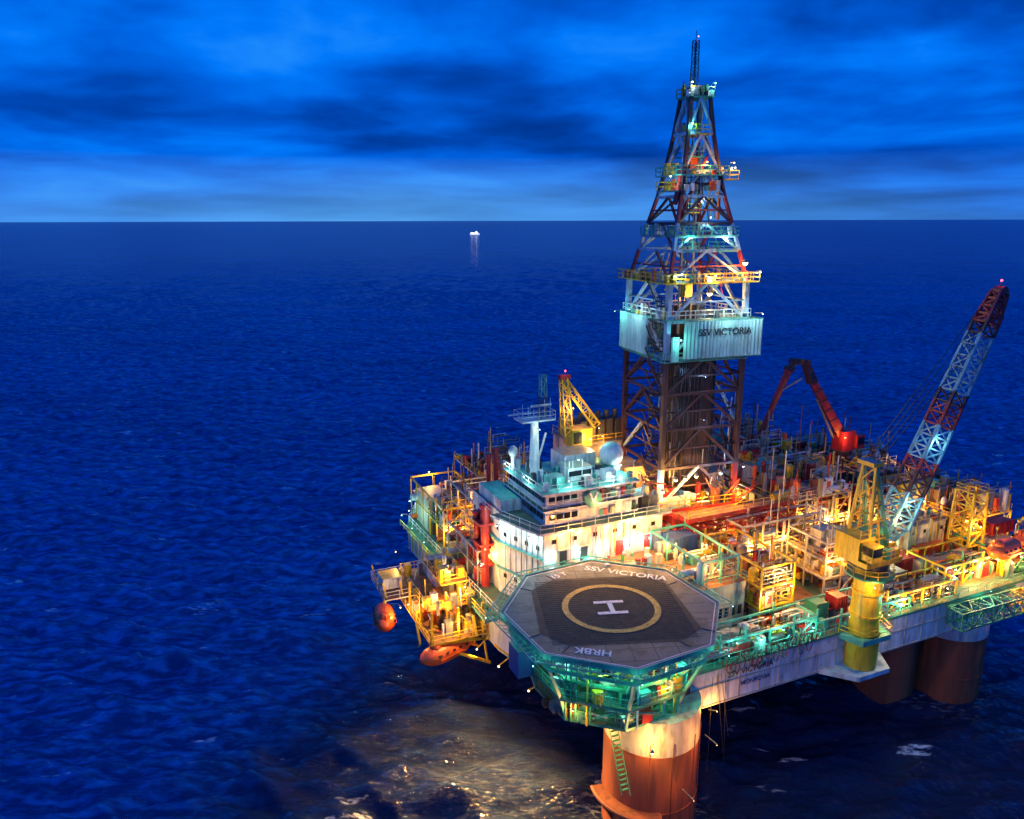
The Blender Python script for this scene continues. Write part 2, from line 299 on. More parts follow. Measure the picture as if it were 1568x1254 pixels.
rect(-1.75,.95,1.65,1.5,24.08,'paint_white'); rect(-1.75,-1.5,1.65,-.95,24.08,'paint_white'); rect(-.28,-.95,.28,.95,24.08,'paint_white')
hd.prism([hv(9.6,A0+45*k,0)[:2] for k in range(8)],17.3,17.6,'green','deckgreen'); hd.rail([hv(9.5,A0+45*k,17.6) for k in range(8)],'teal',1.1,True)
hd.prism([hv(8.6,A0+45*k,0)[:2] for k in range(8)],14.4,14.7,'green','deckgreen'); hd.rail([hv(8.5,A0+45*k,14.7) for k in range(8)],'green',1.1,True)
for k in range(8): hd.beam(hv(8.4,A0+45*k,14.6),hv(9.3,A0+45*k,17.4),.3,'teal'); hd.beam(hv(9.3,A0+45*k,17.4),hv(RO-1,A0+45*k,21.8),.3,'teal')
for k in range(110):
    an=rnd.uniform(180,380); rr=rnd.uniform(4,8.6); p=hv(rr,an,rnd.choice([17.6,14.7,17.6])); ww=rnd.uniform(.2,.75); hh=rnd.uniform(.6,2.2)
    hd.box(p[0]-ww,p[1]-ww,p[2],p[0]+ww,p[1]+ww*.7,p[2]+hh,rnd.choice(['teal','green','white','steel','cream','red','dark','steel','yellow']))
for k in range(46):
    an=rnd.uniform(180,380); p=hv(rnd.uniform(6,9),an,rnd.uniform(14.8,22)); q=hv(rnd.uniform(6,9),an+rnd.uniform(10,40),p[2]+rnd.uniform(-.3,.3)); hd.cyl(p,q,.11,rnd.choice(['teal','white','yellow','steel']),6)
for k in range(24):
    an=rnd.uniform(185,375); p=hv(rnd.uniform(7,9),an,14.7); hd.cyl(p,(p[0],p[1],23),.1,rnd.choice(['teal','white','yellow','green']),6)
for k in range(9):
    p=hv(RO+.4,22+k*1.2,23.4-k*.6); hd.box(p[0]-.5,p[1]-.4,p[2],p[0]+.5,p[1]+.4,p[2]+.06,'teal')
hd.rail([hv(RO+1.0,22,23.4),hv(RO+1.0,32,18.4)],'teal')
hd.box(*hv(RO-1.6,172,17),*[v+d for v,d in zip(hv(RO-1.6,172,17),(2.2,2.6,3.2))],'blue','teal')
HD=hd.done()
RZ=lambda d:Matrix.Rotation(math.radians(d),4,'Z')
text(HD,'helideck_name','SSV VICTORIA',(*hv(9.0,48,0)[:2],24.03),1.6,RZ(-42),'paint_white')
text(HD,'helideck_code','HRBK',(*hv(9.5,-132,0)[:2],24.03),1.5,RZ(-42+6+180),'paint_white')
text(HD,'helideck_tag','15 T',(*hv(9.6,100,0)[:2],24.03),1.2,RZ(10),'paint_white')
for k in range(8): lamp(*hv(RO+1.6,A0+45*k,23.2),TEAL,150,.07,(0,0))
for an in (200,235,265,300,335): lamp(*hv(8.9,an,20.6),TEAL,520,.09)
for an in (250,290,330): lamp(*hv(7.5,an,16.9),TEAL,240,.08)
lamp(*hv(9.2,280,18.8),AMB,300,.1); lamp(*hv(9.2,215,16.2),WARM,350,.1)
lamp(-3.0,-7.4,12.4,AMB,950,.2,(.8,1)); lamp(4.5,-8.4,11.8,WARM,500,.05,(0,2)); lamp(8.0,-4.0,12.0,WARM,400,.05,(-.6,.8)); lamp(-5.9,-1,12.4,AMB,600,.1,(1,0)); lamp(1,-9.5,7,WARM,240,.04,(0,2))
# ---------------------------------------------------------------- process-module builder
PAL_W=['cream','beige','yellow','white','steel','rust','yellow','red','dark','white','beige','orange']; PAL_G=['white','teal','steel','cream','white','yellow']
def module(name,a0,b0,a1,b1,z0,hh,seed,pal,levels=2,frame='yellow',dens=1.0,lamps=2,col=AMB,pw=420,roof=False):
    R_=random.Random(seed); m=B(name,((a0+a1)/2,(b0+b1)/2,z0)); da,db=a1-a0,b1-b0; ar=da*db
    na=max(1,round(da/3.6)); nb_=max(1,round(db/3.6))
    for i in range(na+1):
        for j in range(nb_+1):
            if i in (0,na) or j in (0,nb_): m.beam((a0+da*i/na,b0+db*j/nb_,z0),(a0+da*i/na,b0+db*j/nb_,z0+hh+R_.choice([0,0,1])),.2,frame)
    for l in range(1,levels+1):
        z=z0+hh*l/levels
        for j in (0,nb_): m.beam((a0,b0+db*j/nb_,z),(a1,b0+db*j/nb_,z),.24,frame)
        for i in (0,na): m.beam((a0+da*i/na,b0,z),(a0+da*i/na,b1,z),.24,frame)
        for i in range(na):
            if R_.random()<.6:
                x0,x1=a0+da*i/na,a0+da*(i+1)/na
                if R_.random()<.5: x0,x1=x1,x0
                m.beam((x0,b0,z-hh/levels),(x1,b0,z),.14,frame)
        if l<levels or roof:
            p0=R_.uniform(0,.3); m.box(a0+.1,b0+.1+db*p0,z-.12,a1-.1,b1-.1,z,'steel',R_.choice(['deckbrown','deckgreen','beige']))
            m.rail([(a0,b0,z),(a1,b0,z)],R_.choice(['yellow','teal','white'])); m.rail([(a0,b1,z),(a0,b0,z)],'yellow')
    for i in range(na):
        if R_.random()<.6: m.box(a0+da*i/na,b0+db*R_.uniform(.45,.8),z0,a0+da*(i+1)/na-.1,b0+db*.85,z0+hh*R_.uniform(.5,1),R_.choice(['cream','beige','beige']))
    floors=[z0+hh*l/levels for l in range(levels+(1 if roof else 0))]
    for k in range(int(ar*.85*dens*len(floors)*.6)):
        z=R_.choice(floors); x=R_.uniform(a0+.5,a1-.5); y=b0+db*R_.random()**1.4; y=min(max(y,b0+.4),b1-.5)
        ty=R_.random(); c_=R_.choice(pal); mh=hh/levels*.9
        if ty<.32:
            wx,wy,wz=R_.uniform(.15,.9),R_.uniform(.15,.7),R_.uniform(.4,mh*.85); m.box(x-wx,y-wy,z,x+wx,y+wy,z+wz,c_)
            if R_.random()<.5: m.box(x-wx-.08,y-wy-.08,z+wz,x+wx+.08,y+wy+.08,z+wz+.12,R_.choice(pal))
            if R_.random()<.5: m.box(x-wx*.5,y-wy-.06,z+wz*.3,x+wx*.4,y-wy,z+wz*.8,R_.choice(['dark','steel','glass','red']))
        elif ty<.43:
            rr=R_.uniform(.2,.65); hz_=R_.uniform(1,mh); m.cyl((x,y,z),(x,y,z+hz_),rr,c_,12); m.cyl((x,y,z+hz_),(x,y,z+hz_+.3),rr,c_,12,rr*.4)
        elif ty<.51: rr=R_.uniform(.3,.55); l=R_.uniform(1,2.2); m.cyl((x-l,y,z+rr+.3),(x+l,y,z+rr+.3),rr,c_,12)
        elif ty<.84:
            rr=R_.uniform(.05,.12)
            for q in range(R_.choice([1,2,3])):
                zz=z+R_.uniform(.5,mh); l=R_.uniform(2,6); x2=min(x+l,a1); yy=y+q*.3; m.cyl((x,yy,zz),(x2,yy,zz),rr,c_,6); m.cyl((x,yy,zz),(x,yy,z),rr,c_,6); m.cyl((x2,yy,zz),(x2,yy,zz+R_.uniform(-1,1.5)),rr,c_,6)
        else:
            rr=R_.uniform(.06,.14); m.cyl((x,y,z),(x,y,z+R_.uniform(2,hh*1.1)),rr,c_,6)
    ob=m.done()
    for k in range(lamps):
        x=a0+da*(k+.5+R_.uniform(-.2,.2))/lamps; lamp(x,b0-.7,z0+hh*R_.uniform(.45,.95),col if R_.random()<.85 else R_.choice([TEAL,COOL,WARM]),pw*R_.uniform(.6,1.3),R_.uniform(.08,.18))
    return ob
module('mooring_winch_module',-9,40,-1,57,17,6.5,1,PAL_W,2,'yellow',1.2,4,AMB,520)
module('pipe_manifold_module',-8.6,27,-6.6,39,17,5,2,['red','cream','white','rust','steel'],2,'cream',1.8,3,WARM,350)
module('stern_pump_module',0,46,10,60,17,8,3,PAL_W,2,'beige',1,2,WARM,500,True)
module('engine_room_module',-6,35,8,45,17,9,4,PAL_W,3,'cream',1,3,WARM,450)
ud=B('mezzanine_deck',(5,12,20)); ud.box(-7.5,11.5,17,18,16.3,22.9,'cream','deckbrown'); ud.box(9.2,4,17,18,11.5,22.7,'cream','deckbrown'); ud.rail([(18,4,22.7),(18,16,22.9)],'teal'); ud.rail([(10,4,22.7),(18,4,22.7)],'teal')
for k in range(9): ud.box(10+k,3.9,18.4,10.5+k,4,19.6,'glass')
for z in (18,19.2,20.4,21.6):
    ud.box(17.9,4.5,z,18.9,7.5,z+.08,'steel'); ud.rail([(18.9,4.5,z),(18.9,7.5,z)],'white')
for k in range(40):
    x_,y_=rnd.uniform(-6,17.5),rnd.choice([rnd.uniform(12,13),rnd.uniform(15,16)])
    if x_<2: y_=rnd.uniform(15,16)
    s_=rnd.uniform(.12,.4); ud.box(x_-s_,y_-s_,22.9,x_+s_,y_+s_,22.9+rnd.uniform(.4,1.4),rnd.choice(['white','red','yellow','teal','cream','dark']))
ud.done()
def container(a,b,z,l,wd,hh,m):
    o=B('shipping_container',(a,b,z)); o.box(a,b,z,a+l,b+wd,z+hh,m)
    nn_=int(l/.4)
    for i in range(nn_): o.box(a+i*l/nn_,b-.05,z+.15,a+i*l/nn_+.18,b,z+hh-.15,m)
    nn_=int(wd/.4)
    for i in range(nn_): o.box(a-.05,b+i*wd/nn_,z+.15,a,b+i*wd/nn_+.18,z+hh-.15,m)
    for x in (a,a+l):
        for y in (b,b+wd): o.box(x-.1,y-.1,z,x+.1,y+.1,z+hh+.08,m)
    for y in (b-.02,b+wd-.1): o.box(a+.1,y,z+hh,a+l-.1,y+.12,z+hh+.07,m)
    return o.done()
container(13.5,13.2,22.9,1.9,2.4,2.4,'blue'); container(15.8,13.6,22.9,1.9,2.2,2.2,'blue')
lamp(12,11.6,25.4,WARM,900,.1); lamp(7,14.6,26,WARM,700,.08); lamp(9,9.6,21,TEAL,200,.08); lamp(15.5,9,25.6,AMB,600,.1)
# ---------------------------------------------------------------- accommodation block
ac=B('accommodation_block',(4,24,17))
LB=[(-3.8,16.4),(14,16.4),(14,34),(-6.5,34),(-6.5,24)]
ac.prism(LB,17,28.4,'white','deckgreen')
def wallpts(p,q,z,m='glass',n=5,w=.8,hh=.8,out=.05):
    p=Vector((*p,0));q=Vector((*q,0)); d=(q-p).normalized(); nm=Vector((d.y,-d.x,0))
    for i in range(n):
        c=p.lerp(q,(i+.5)/n); A=c-d*w/2; Bq=c+d*w/2
        ac.prism([(A.x,A.y),((A+nm*out).x,(A+nm*out).y),((Bq+nm*out).x,(Bq+nm*out).y),(Bq.x,Bq.y)],z,z+hh,m)
        A2=A-d*.08; B2=Bq+d*.08; ac.prism([(A2.x,A2.y),((A2+nm*.03).x,(A2+nm*.03).y),((B2+nm*.03).x,(B2+nm*.03).y),(B2.x,B2.y)],z-.08,z+hh+.08,'steel')
for z in (19.5,25.4): wallpts((-6.5,24),(-3.8,16.4),z,n=4,w=.5,hh=.5)
wallpts((-3.8,16.4),(14,16.4),26.3,n=6,w=.55,hh=.5); wallpts((-6.5,34),(-6.5,24),25.8,n=6,w=.5,hh=.5)
for a in (-1.5,1.5,6.8,11.2): ac.box(a,16.32,23,a+1,16.4,25.1,'red' if a>6 else 'dark'); ac.box(a-.3,16,25.3,a+1.3,16.4,25.4,'white')
for z in (20.6,24.2): ac.prism([(-4,16.2),(-3.8,16.38),(-6.5,24),(-6.5,34),(-6.8,34),(-6.8,24)],z,z+.2,'teal')
for k in range(8): f=k/8; ac.box(-3.9-2.6*f,16.3+7.6*f,17.2,-3.8-2.6*f,16.4+7.6*f,28,'steel')
ac.prism([(-4.9,15.2),(14.6,15.2),(14.6,16.4),(-3.9,16.4),(-6.6,24),(-7.9,24)],28.1,28.4,'white','deckgreen'); ac.rail([(14.6,15.3,28.4),(-4.8,15.3,28.4),(-7.8,24,28.4),(-7.8,34,28.4)],'white')
ac.box(-3.2,17.2,28.4,10.5,29,30.4,'white'); ac.box(-3.7,16.8,30.4,11,29.4,30.6,'white','deckgreen')
ac.box(-3,17.4,30.6,9.8,28.6,32.6,'white'); ac.box(-3.8,16.7,32.6,10.4,29,32.85,'white','teal')
ac.rail([(10.4,16.7,32.85),(-3.8,16.7,32.85),(-3.8,29,32.85)],'white'); ac.rail([(11,16.8,30.6),(-3.7,16.8,30.6),(-3.7,29.4,30.6)],'white')
for z,x0 in ((29.1,-3.2),(31.35,-3.0)):
    for i in range(11): y=17.8+i*1.0; ac.box(x0-.05,y,z,x0,y+.82,z+.75,'glass')
for z,y0 in ((29.1,17.2),(31.35,17.4)):
    for i in range(4): x_=-2.6+i*1.05; ac.box(x_,y0-.05,z,x_+.85,y0,z+.75,'glass')
ac.box(-6.3,24,28.4,-3.2,32,30,'white','teal')
pl=[(3.4+1.3*math.cos(math.radians(22.5+45*k)),31.4+1.15*math.sin(math.radians(22.5+45*k))) for k in range(8)]
ac.add([(x_,16.6,z_) for x_,z_ in pl]+[(x_,17.3,z_) for x_,z_ in pl],[tuple(range(8))]+[(k,(k+1)%8,8+(k+1)%8,8+k) for k in range(8)],'teal')
ac.box(1.5,20,32.85,5,23,34.6,'white','teal'); ac.box(3,24,32.85,8,28,35,'white','steel'); ac.box(-1.5,19,32.85,.5,21,34,'teal'); ac.box(6,18,32.85,7.6,19.6,34.2,'white')
ac.box(1.6,19.95,33.5,4.9,20,34.2,'glass')
for k in range(54):
    x_,y_=rnd.uniform(-3,9.8),rnd.uniform(17.5,28); s_=rnd.uniform(.1,.42); ac.box(x_-s_,y_-s_,32.85,x_+s_,y_+s_,32.85+rnd.uniform(.4,1.5),rnd.choice(['white','teal','steel','dark']))
for k in range(18): x_,y_=rnd.uniform(-3,10),rnd.uniform(17,28); ac.cyl((x_,y_,32.85),(x_,y_,rnd.uniform(34,36.5)),.05,'white',5)
for k in range(50):
    x_,y_=rnd.uniform(10.8,13.6),rnd.uniform(17.5,33); s_=rnd.uniform(.2,.55); ac.box(x_-s_,y_-s_,28.4,x_+s_,y_+s_,28.4+rnd.uniform(.5,2.6),rnd.choice(['white','teal','cream','dark','steel']))
for k in range(14): x_=rnd.uniform(-3,13); ac.cyl((x_,16.25,23.5),(x_,16.25,28),.05,rnd.choice(['white','red','yellow','steel']),5)
for k in range(16): x_=rnd.uniform(4.6,10.2); s_=rnd.uniform(.2,.45); zz=rnd.choice([28.4,30.7]); ac.box(x_-s_,17.0,zz+.3,x_+s_,17.3,zz+rnd.uniform(.8,1.6),rnd.choice(['steel','teal','dark','red']))
AC=ac.done()
text(AC,'company_letter','V',(3.4,16.56,31.4),2.1,RX,'paint_white')
for a,c_ in ((-1.8,WARM),(1.2,WARM),(5.2,AMB),(9,AMB),(12.6,WARM)): lamp(a,15.9,27.5,c_,130,.2,(0,.4))
for a in (-3,1,4.5,8.2,11.5): lamp(a,15.6,24.6,COOL,150,.11,(0,.7))
lamp(-5.4,17.4,26.9,COOL,450,.13,(.4,.3)); lamp(-7.6,22.5,27,COOL,500,.13,(1,0)); lamp(-7.8,27,24,AMB,350,.14,(1,0)); lamp(-5.4,15,20.5,WARM,250,.1)
for a,b in ((0,17),(6,16.2),(-4.4,21),(-4.4,27),(9.5,20)): lamp(a,b,33.8,COOL,290,.08,(0,0))
lamp(2,18.2,36,COOL,520,.08,(0,0)); lamp(8,23.5,38.2,TEAL,400,.08,(0,0)); lamp(12,20,31.5,COOL,350,.1); lamp(4,16,30.6,AMB,110,.1)
lamp(-.5,13.9,28.2,WARM,850,.11,(0,1.5)); lamp(8.5,13.9,28.2,AMB,950,.11,(0,1.5))
def person(name,a,b,z,yaw,top,leg):
    me=bpy.data.meshes.new(name)
    P={'pel':(0,0,.95,.14),'sp':(0,0,1.2,.15),'ch':(0,.02,1.42,.17),'nk':(0,.02,1.55,.06),'hd':(0,.03,1.68,.10),'ht':(0,.03,1.78,.08),
       'ls':(-.19,.02,1.44,.065),'le':(-.27,.02,1.16,.05),'lh':(-.24,.16,.93,.04),'rs':(.19,.02,1.44,.065),'re':(.28,-.02,1.17,.05),'rh':(.27,.10,.92,.04),
       'lp':(-.1,0,.88,.10),'lk':(-.12,.03,.48,.075),'la':(-.13,-.03,.08,.05),'lt':(-.14,.14,.04,.045),'rp':(.1,0,.88,.10),'rk':(.13,.1,.48,.075),'ra':(.14,.1,.08,.05),'rt':(.15,.27,.04,.045)}
    E=[('pel','sp'),('sp','ch'),('ch','nk'),('nk','hd'),('hd','ht'),('ch','ls'),('ls','le'),('le','lh'),('ch','rs'),('rs','re'),('re','rh'),('pel','lp'),('lp','lk'),('lk','la'),('la','lt'),('pel','rp'),('rp','rk'),('rk','ra'),('ra','rt')]
    K=list(P); me.from_pydata([P[k][:3] for k in K],[(K.index(x_),K.index(y_)) for x_,y_ in E],[])
    ob=bpy.data.objects.new(name,me); sc.collection.objects.link(ob); ob.modifiers.new('skin','SKIN'); ob.modifiers.new('sub','SUBSURF').levels=1
    for i_,k in enumerate(K): me.skin_vertices[0].data[i_].radius=(P[k][3],P[k][3])
    me.skin_vertices[0].data[0].use_root=True
    mt=bpy.data.materials.new(name+'_clothes'); mt.use_nodes=True; tt=mt.node_tree; bb=tt.nodes['Principled BSDF']
    tcn=nn(tt,'ShaderNodeTexCoord'); sp=nn(tt,'ShaderNodeSeparateXYZ'); tt.links.new(tcn.outputs['Object'],sp.inputs[0]); rp=nn(tt,'ShaderNodeValToRGB'); tt.links.new(MM(tt,'DIVIDE',sp.outputs[2],2),rp.inputs[0]); rp.color_ramp.interpolation='CONSTANT'
    el=rp.color_ramp.elements; el[0].color=(.02,.02,.02,1); el[1].position=.05; el[1].color=(*leg,1)
    for ps,cc in ((.47,top),(.775,(.5,.3,.2)),(.85,(.9,.9,.9))): q_=el.new(ps); q_.color=(*cc,1)
    tt.links.new(rp.outputs[0],bb.inputs['Base Color']); me.materials.append(mt)
    ob.matrix_world=Matrix.Translation(W(a,b,z))@Matrix.Rotation(math.radians(yaw),4,'Z')
person('deck_worker',6,13.4,22.93,160,(.2,.7,.08),(.15,.5,.06)); person('deck_worker',-7.5,-4.6,17.62,60,(.8,.25,.03),(.7,.2,.03)); person('deck_worker',27,7,17.08,60,(.8,.25,.03),(.7,.2,.03))
ms_=B('radio_mast',(-1,25,32.85))
ms_.cyl((-1,25,32.85),(-1,25,40.3),.75,'white',14,.5); ms_.cyl((-1,25,32.85),(1.2,26,38),.15,'white',6)
ms_.box(-3.4,23.6,40.3,1.4,26.4,40.5,'white'); ms_.rail([(-3.4,23.6,40.5),(1.4,23.6,40.5),(1.4,26.4,40.5),(-3.4,26.4,40.5)],'white',1.1,True)
ms_.truss((.2,25,40.5),(.2,25,46.3),.9,.7,6,['dark','teal'],.09,.05,side=(1,0,0))
for k in range(6): x_=-3.2+k*.8; ms_.cyl((x_,24,40.5),(x_,24,42+rnd.random()*1.4),.04,'white',5)
ms_.box(-4.8,24.8,41.2,-1.5,25.1,41.35,'white'); ms_.box(-1.8,24.4,42.2,1.2,24.6,42.45,'white'); ms_.cyl((.6,25.2,46),(.6,25.2,47.4),.03,'dark',4)
ms_.done(); lamp(-1.2,23,39.2,COOL,220,.05,(0,1))
rd=B('radome',(9,21.8,32.85)); rd.cyl((9,21.8,32.85),(9,21.8,34),.7,'white',12); rd.cyl((9,21.8,33.6),(9,21.8,33.9),1.3,'teal',16); rd.sph((9,21.8,35.2),1.65,'white',26); rd.done(smooth=True)
rd=B('radome',(-3,27.5,32.85)); rd.cyl((-3,27.5,32.85),(-3,27.5,35),.3,'white',10); rd.sph((-3,27.5,35.5),.65,'white',18,1.25); rd.done(smooth=True)
rp_=B('riser_tensioner_pipes',(-7,27,17))
for a,b,r_,z1 in ((-7.6,26.6,.6,28.6),(-6.9,27.6,.55,28.2),(-8,28.6,.5,27),(-3,33.6,.38,34),(-3.9,34.2,.33,33)): rp_.cyl((a,b,17),(a,b,z1),r_,'red',14); rp_.cyl((a,b,z1),(a,b,z1+.3),r_*1.3,'red',14)
for z in (20,23,26): rp_.box(-8.6,26,z,-6.4,29,z+.25,'red')
rp_.done(smooth=True); lamp(-8.4,24.6,23,WARM,300,.1)
# ---------------------------------------------------------------- yellow deck crane behind the accommodation
yc=B('lattice_deck_crane',(8,30,30))
yc.cyl((8.3,30,26),(8.3,30,34.4),1.0,'yellow',16); yc.box(6.8,28.7,34.4,10,31.4,37,'yellow'); yc.box(7,28.4,35,8.2,28.7,36.6,'glass')
yc.truss((6.6,30,36),(5.9,30,44.4),1.3,.9,7,['yellow'],.16,.09,side=(1,0,0))
yc.truss((5.9,30,44.2),(11,29.4,37.2),.8,1.0,6,['yellow'],.16,.09); yc.box(5.2,29.5,44.3,6.8,30.5,44.9,'red'); yc.cyl((6.2,30,44.6),(8.8,31,36),.05,'dark',4)
yc.done(); lamp(9,27.4,35.5,AMB,500,.12); lamp(6.8,28.6,40,AMB,400,.07); lamp(5.9,29.5,45.2,REDL,10,.14,(0,0))
gh=B('generator_house',(14,31,17)); gh.box(9.5,31.8,17,18,40,33.4,'cream','beige'); gh.box(14.2,26.5,17,18,31.8,31,'beige'); gh.box(9.3,31.6,33.4,18.2,40.2,33.7,'steel'); gh.rail([(18,31.7,33.7),(9.4,31.7,33.7),(9.4,40,33.7)],'yellow')
for k in range(8): gh.box(10+k,31.72,24,10.7+k,31.8,32,'beige')
gh.done()
ex=B('exhaust_stacks',(14,34,33.7))
for k in range(5): ex.box(10.2+k*1.5,32.5,33.7,11.3+k*1.5,35,36.9,'dark'); ex.cyl((10.75+k*1.5,33.7,36.9),(10.75+k*1.5,33.7,38.1),.42,'dark',12)
ex.box(9.8,36,33.7,17.6,39,36.2,'steel'); ex.done(); lamp(13,30.8,34.6,WARM,450,.12); lamp(16.3,25.4,30,WARM,500,.14)
# ---------------------------------------------------------------- derrick
DC=(22.5,25.3); DY=math.radians(-6)
def D(x,y,z): return (DC[0]+x*math.cos(DY)-y*math.sin(DY),DC[1]+x*math.sin(DY)+y*math.cos(DY),z)
dk=B('drilling_derrick',(DC[0],DC[1],27))
lv=[(27,5.9),(32.5,5.9),(38,5.9),(43,5.9),(47.8,5.9),(52.8,5.9),(58,5.8),(62,4.9),(65.5,4.1),(69,3.25),(72.3,2.6),(77,1.9),(81.6,1.4)]
cs=[(-1,-1),(1,-1),(1,1),(-1,1)]
for i in range(len(lv)-1):
    (z0,h0),(z1,h1)=lv[i],lv[i+1]
    leg='legdark' if z0<45 else ('legwhite' if z0<57 else ('legred' if z0<61 else ('legwhite' if z0<65 else ('legred' if z0<69 else 'legdark'))))
    br='legdark' if z0<46 else ('legwhite' if z0<65 else ('legdark' if z0<69 else 'legwhite'))
    for k in range(4):
        c0,c1=cs[k],cs[(k+1)%4]
        p=D(c0[0]*h0,c0[1]*h0,z0);q=D(c0[0]*h1,c0[1]*h1,z1);p2=D(c1[0]*h0,c1[1]*h0,z0);q2=D(c1[0]*h1,c1[1]*h1,z1)
        lg='legwhite' if (z0<32 and k%2==0) else ('legred' if z0<32 else leg)
        dk.beam(p,q,.66 if z0<58 else .42,lg); dk.beam(p,p2,.36,br); mp_=Vector(p).lerp(Vector(p2),.5); mq=Vector(q).lerp(Vector(q2),.5)
        if z0<58:
            b2='legwhite' if ((i+k)%3==0 and z0>46) or (z0<46 and (i*2+k)%5==0) else br
            dk.beam(p,mq,.36,b2); dk.beam(p2,mq,.36,br); mm_=Vector(p).lerp(Vector(q),.5); dk.beam(mm_,Vector(p2).lerp(Vector(q2),.5),.2,br)
            dk.beam(mm_,Vector(p).lerp(mq,.5),.2,br); dk.beam(Vector(p2).lerp(Vector(q2),.5),Vector(p2).lerp(mq,.5),.2,br)
        else:
            dk.beam(p,mq,.29,br); dk.beam(p2,mq,.29,'legred' if k%2 and z0<66 else br)
            if z0<72: dk.beam(Vector(p).lerp(Vector(q),.5),Vector(p2).lerp(Vector(q2),.5),.2,leg)
for k in range(4):
    c0,c1=cs[k],cs[(k+1)%4]; dk.beam(D(c0[0]*1.4,c0[1]*1.4,81.6),D(c1[0]*1.4,c1[1]*1.4,81.6),.3,'teal')
def wpanel(x0,y0,x1,y1,z0,z1,m,n):
    p=Vector((x0,y0,0));q=Vector((x1,y1,0));d=(q-p).normalized();nm=Vector((d.y,-d.x,0)); vs=[];fs=[]
    for i in range(n*2+1):
        c=p.lerp(q,i/(2*n))+nm*(.18 if i%2 else 0); vs+=[D(c.x,c.y,z0),D(c.x,c.y,z1)]
    for i in range(n*2): fs.append((2*i,2*i+2,2*i+3,2*i+1))
    dk.add(vs,fs,m)
wpanel(-3.9,-6.8,8.2,-6.8,48,52.9,'windwall',22); wpanel(8.2,-6.8,8.2,6.5,48,52.9,'windwall',26); wpanel(-6.8,6.4,-6.8,-2.2,48,53.2,'windwall',16); wpanel(8.2,6.5,-6.8,6.5,48,52.9,'windwall',26)
wpanel(-5.8,-6.9,-4.6,-6.9,47.7,51,'windwall',3)
for z in (47.9,52.9):
    for p,q in (((-3.9,-6.7),(8.3,-6.7)),((8.3,-6.7),(8.3,6.5)),((-6.8,6.4),(-6.8,-2.2)),((-6.8,6.5),(8.3,6.5))): dk.beam(D(*p,z),D(*q,z),.16,'teal')
def plat(z,hx,hy,m='teal',ox=0,oy=0,rm='yellow',fl='steel'):
    P=[D(ox+sx_*hx,oy+sy_*hy,0)[:2] for sx_,sy_ in cs]; dk.prism(P,z-.15,z,m,fl); dk.rail([(*p,z) for p in P],rm,1.1,True,.08,1.3)
def ringp(z,hi,wd,rm='yellow',m='teal'):
    ho=hi+wd
    for (x0,y0,x1,y1) in ((-ho,-ho,ho,-hi),(-ho,hi,ho,ho),(-ho,-hi,-hi,hi),(hi,-hi,ho,hi)):
        dk.prism([D(x0,y0,0)[:2],D(x1,y0,0)[:2],D(x1,y1,0)[:2],D(x0,y1,0)[:2]],z-.15,z,m)
    dk.rail([(*D(x_*ho,y_*ho,0)[:2],z) for x_,y_ in cs],rm,1.1,True,.09,1.3); dk.rail([(*D(x_*hi,y_*hi,0)[:2],z) for x_,y_ in cs],rm,1.1,True,.06,1.6)
ringp(58,5.9,1.1,'yellow','yellow'); ringp(47.6,6.0,.4,'teal'); ringp(64,4.4,.4,'teal'); ringp(71.8,2.7,.8,'teal'); ringp(53.2,6.0,.4,'white')
plat(69.7,1.1,1.1,'teal',-4.6,-2,'yellow'); plat(71.3,1.2,1.1,'yellow',4.2,-2); plat(81.7,1.8,1.8,'teal'); plat(77,1.0,2.3,'yellow'); plat(62,1.2,1.2,'teal',-2.5,-4,'teal'); plat(62,1.2,1.2,'teal',2.6,-4.2,'teal'); plat(67,1,1,'yellow',0,0); plat(74.2,1.6,1.6,'teal',0,0,'teal')
for k in range(60):
    z=rnd.choice([58,58,64,71.8,69.7,77,81.7,53.2]); hh_={58:6,64:4.2,71.8:2.8,69.7:2.8,77:1.5,81.7:1.3,53.2:5.8}[z]; x_,y_=rnd.choice([(rnd.uniform(-hh_,hh_),-hh_-.4),(-hh_-.3,rnd.uniform(-hh_,hh_))]); s_=rnd.uniform(.1,.38)
    p=D(x_,y_,z); dk.box(p[0]-s_,p[1]-s_,z,p[0]+s_,p[1]+s_,z+rnd.uniform(.5,1.6),rnd.choice(['teal','yellow','white','orange','steel','dark']))
for k in range(60):
    z=rnd.uniform(53,76); hh_=np.interp(z,[53,58,65,72,81],[5.4,5.4,3.8,2.4,1.3]); x_=rnd.uniform(-hh_,hh_); y_=rnd.uniform(-hh_,0); dk.cyl(D(x_,y_,z),D(x_*.8,y_*.8,z+rnd.uniform(1,4)),rnd.uniform(.05,.13),rnd.choice(['dark','steel','yellow','teal','red','dark']),6)
for k in range(40):
    z=rnd.uniform(28,46); x_=rnd.uniform(-5.6,5.6); y_=rnd.choice([-5.8,rnd.uniform(-5,3)]); dk.cyl(D(x_,y_,z),D(x_+rnd.uniform(-.4,.4),y_,z+rnd.uniform(1,6)),rnd.uniform(.05,.12),rnd.choice(['dark','steel','legdark','legwhite']),6)
dk.truss(D(-.3,0,82),D(-.3,0,88.6),.75,.6,8,['dark'],.1,.05,side=(1,0,0)); dk.cyl(D(-.3,0,88.6),D(-.3,0,89.8),.04,'dark',4)
for x_,y_,z in ((-1.8,-1.8,84.2),(-1.8,0,83.6),(1.8,-1.8,83.6),(1.2,-1,83)): dk.cyl(D(x_,y_,81.7),D(x_,y_,z),.07,'dark',5)
dk.box(*D(-1.0,-.6,81.7),*D(1.0,.6,82.9),'dark')
for i in range(23):
    for j in range(4): p=D(-3.2+i*.29,-3.6+j*.5,0); dk.cyl((p[0],p[1],28),(p[0],p[1],50+(i%3)*.4),.13,rnd.choice(['black','dark','black','legdark']),5)
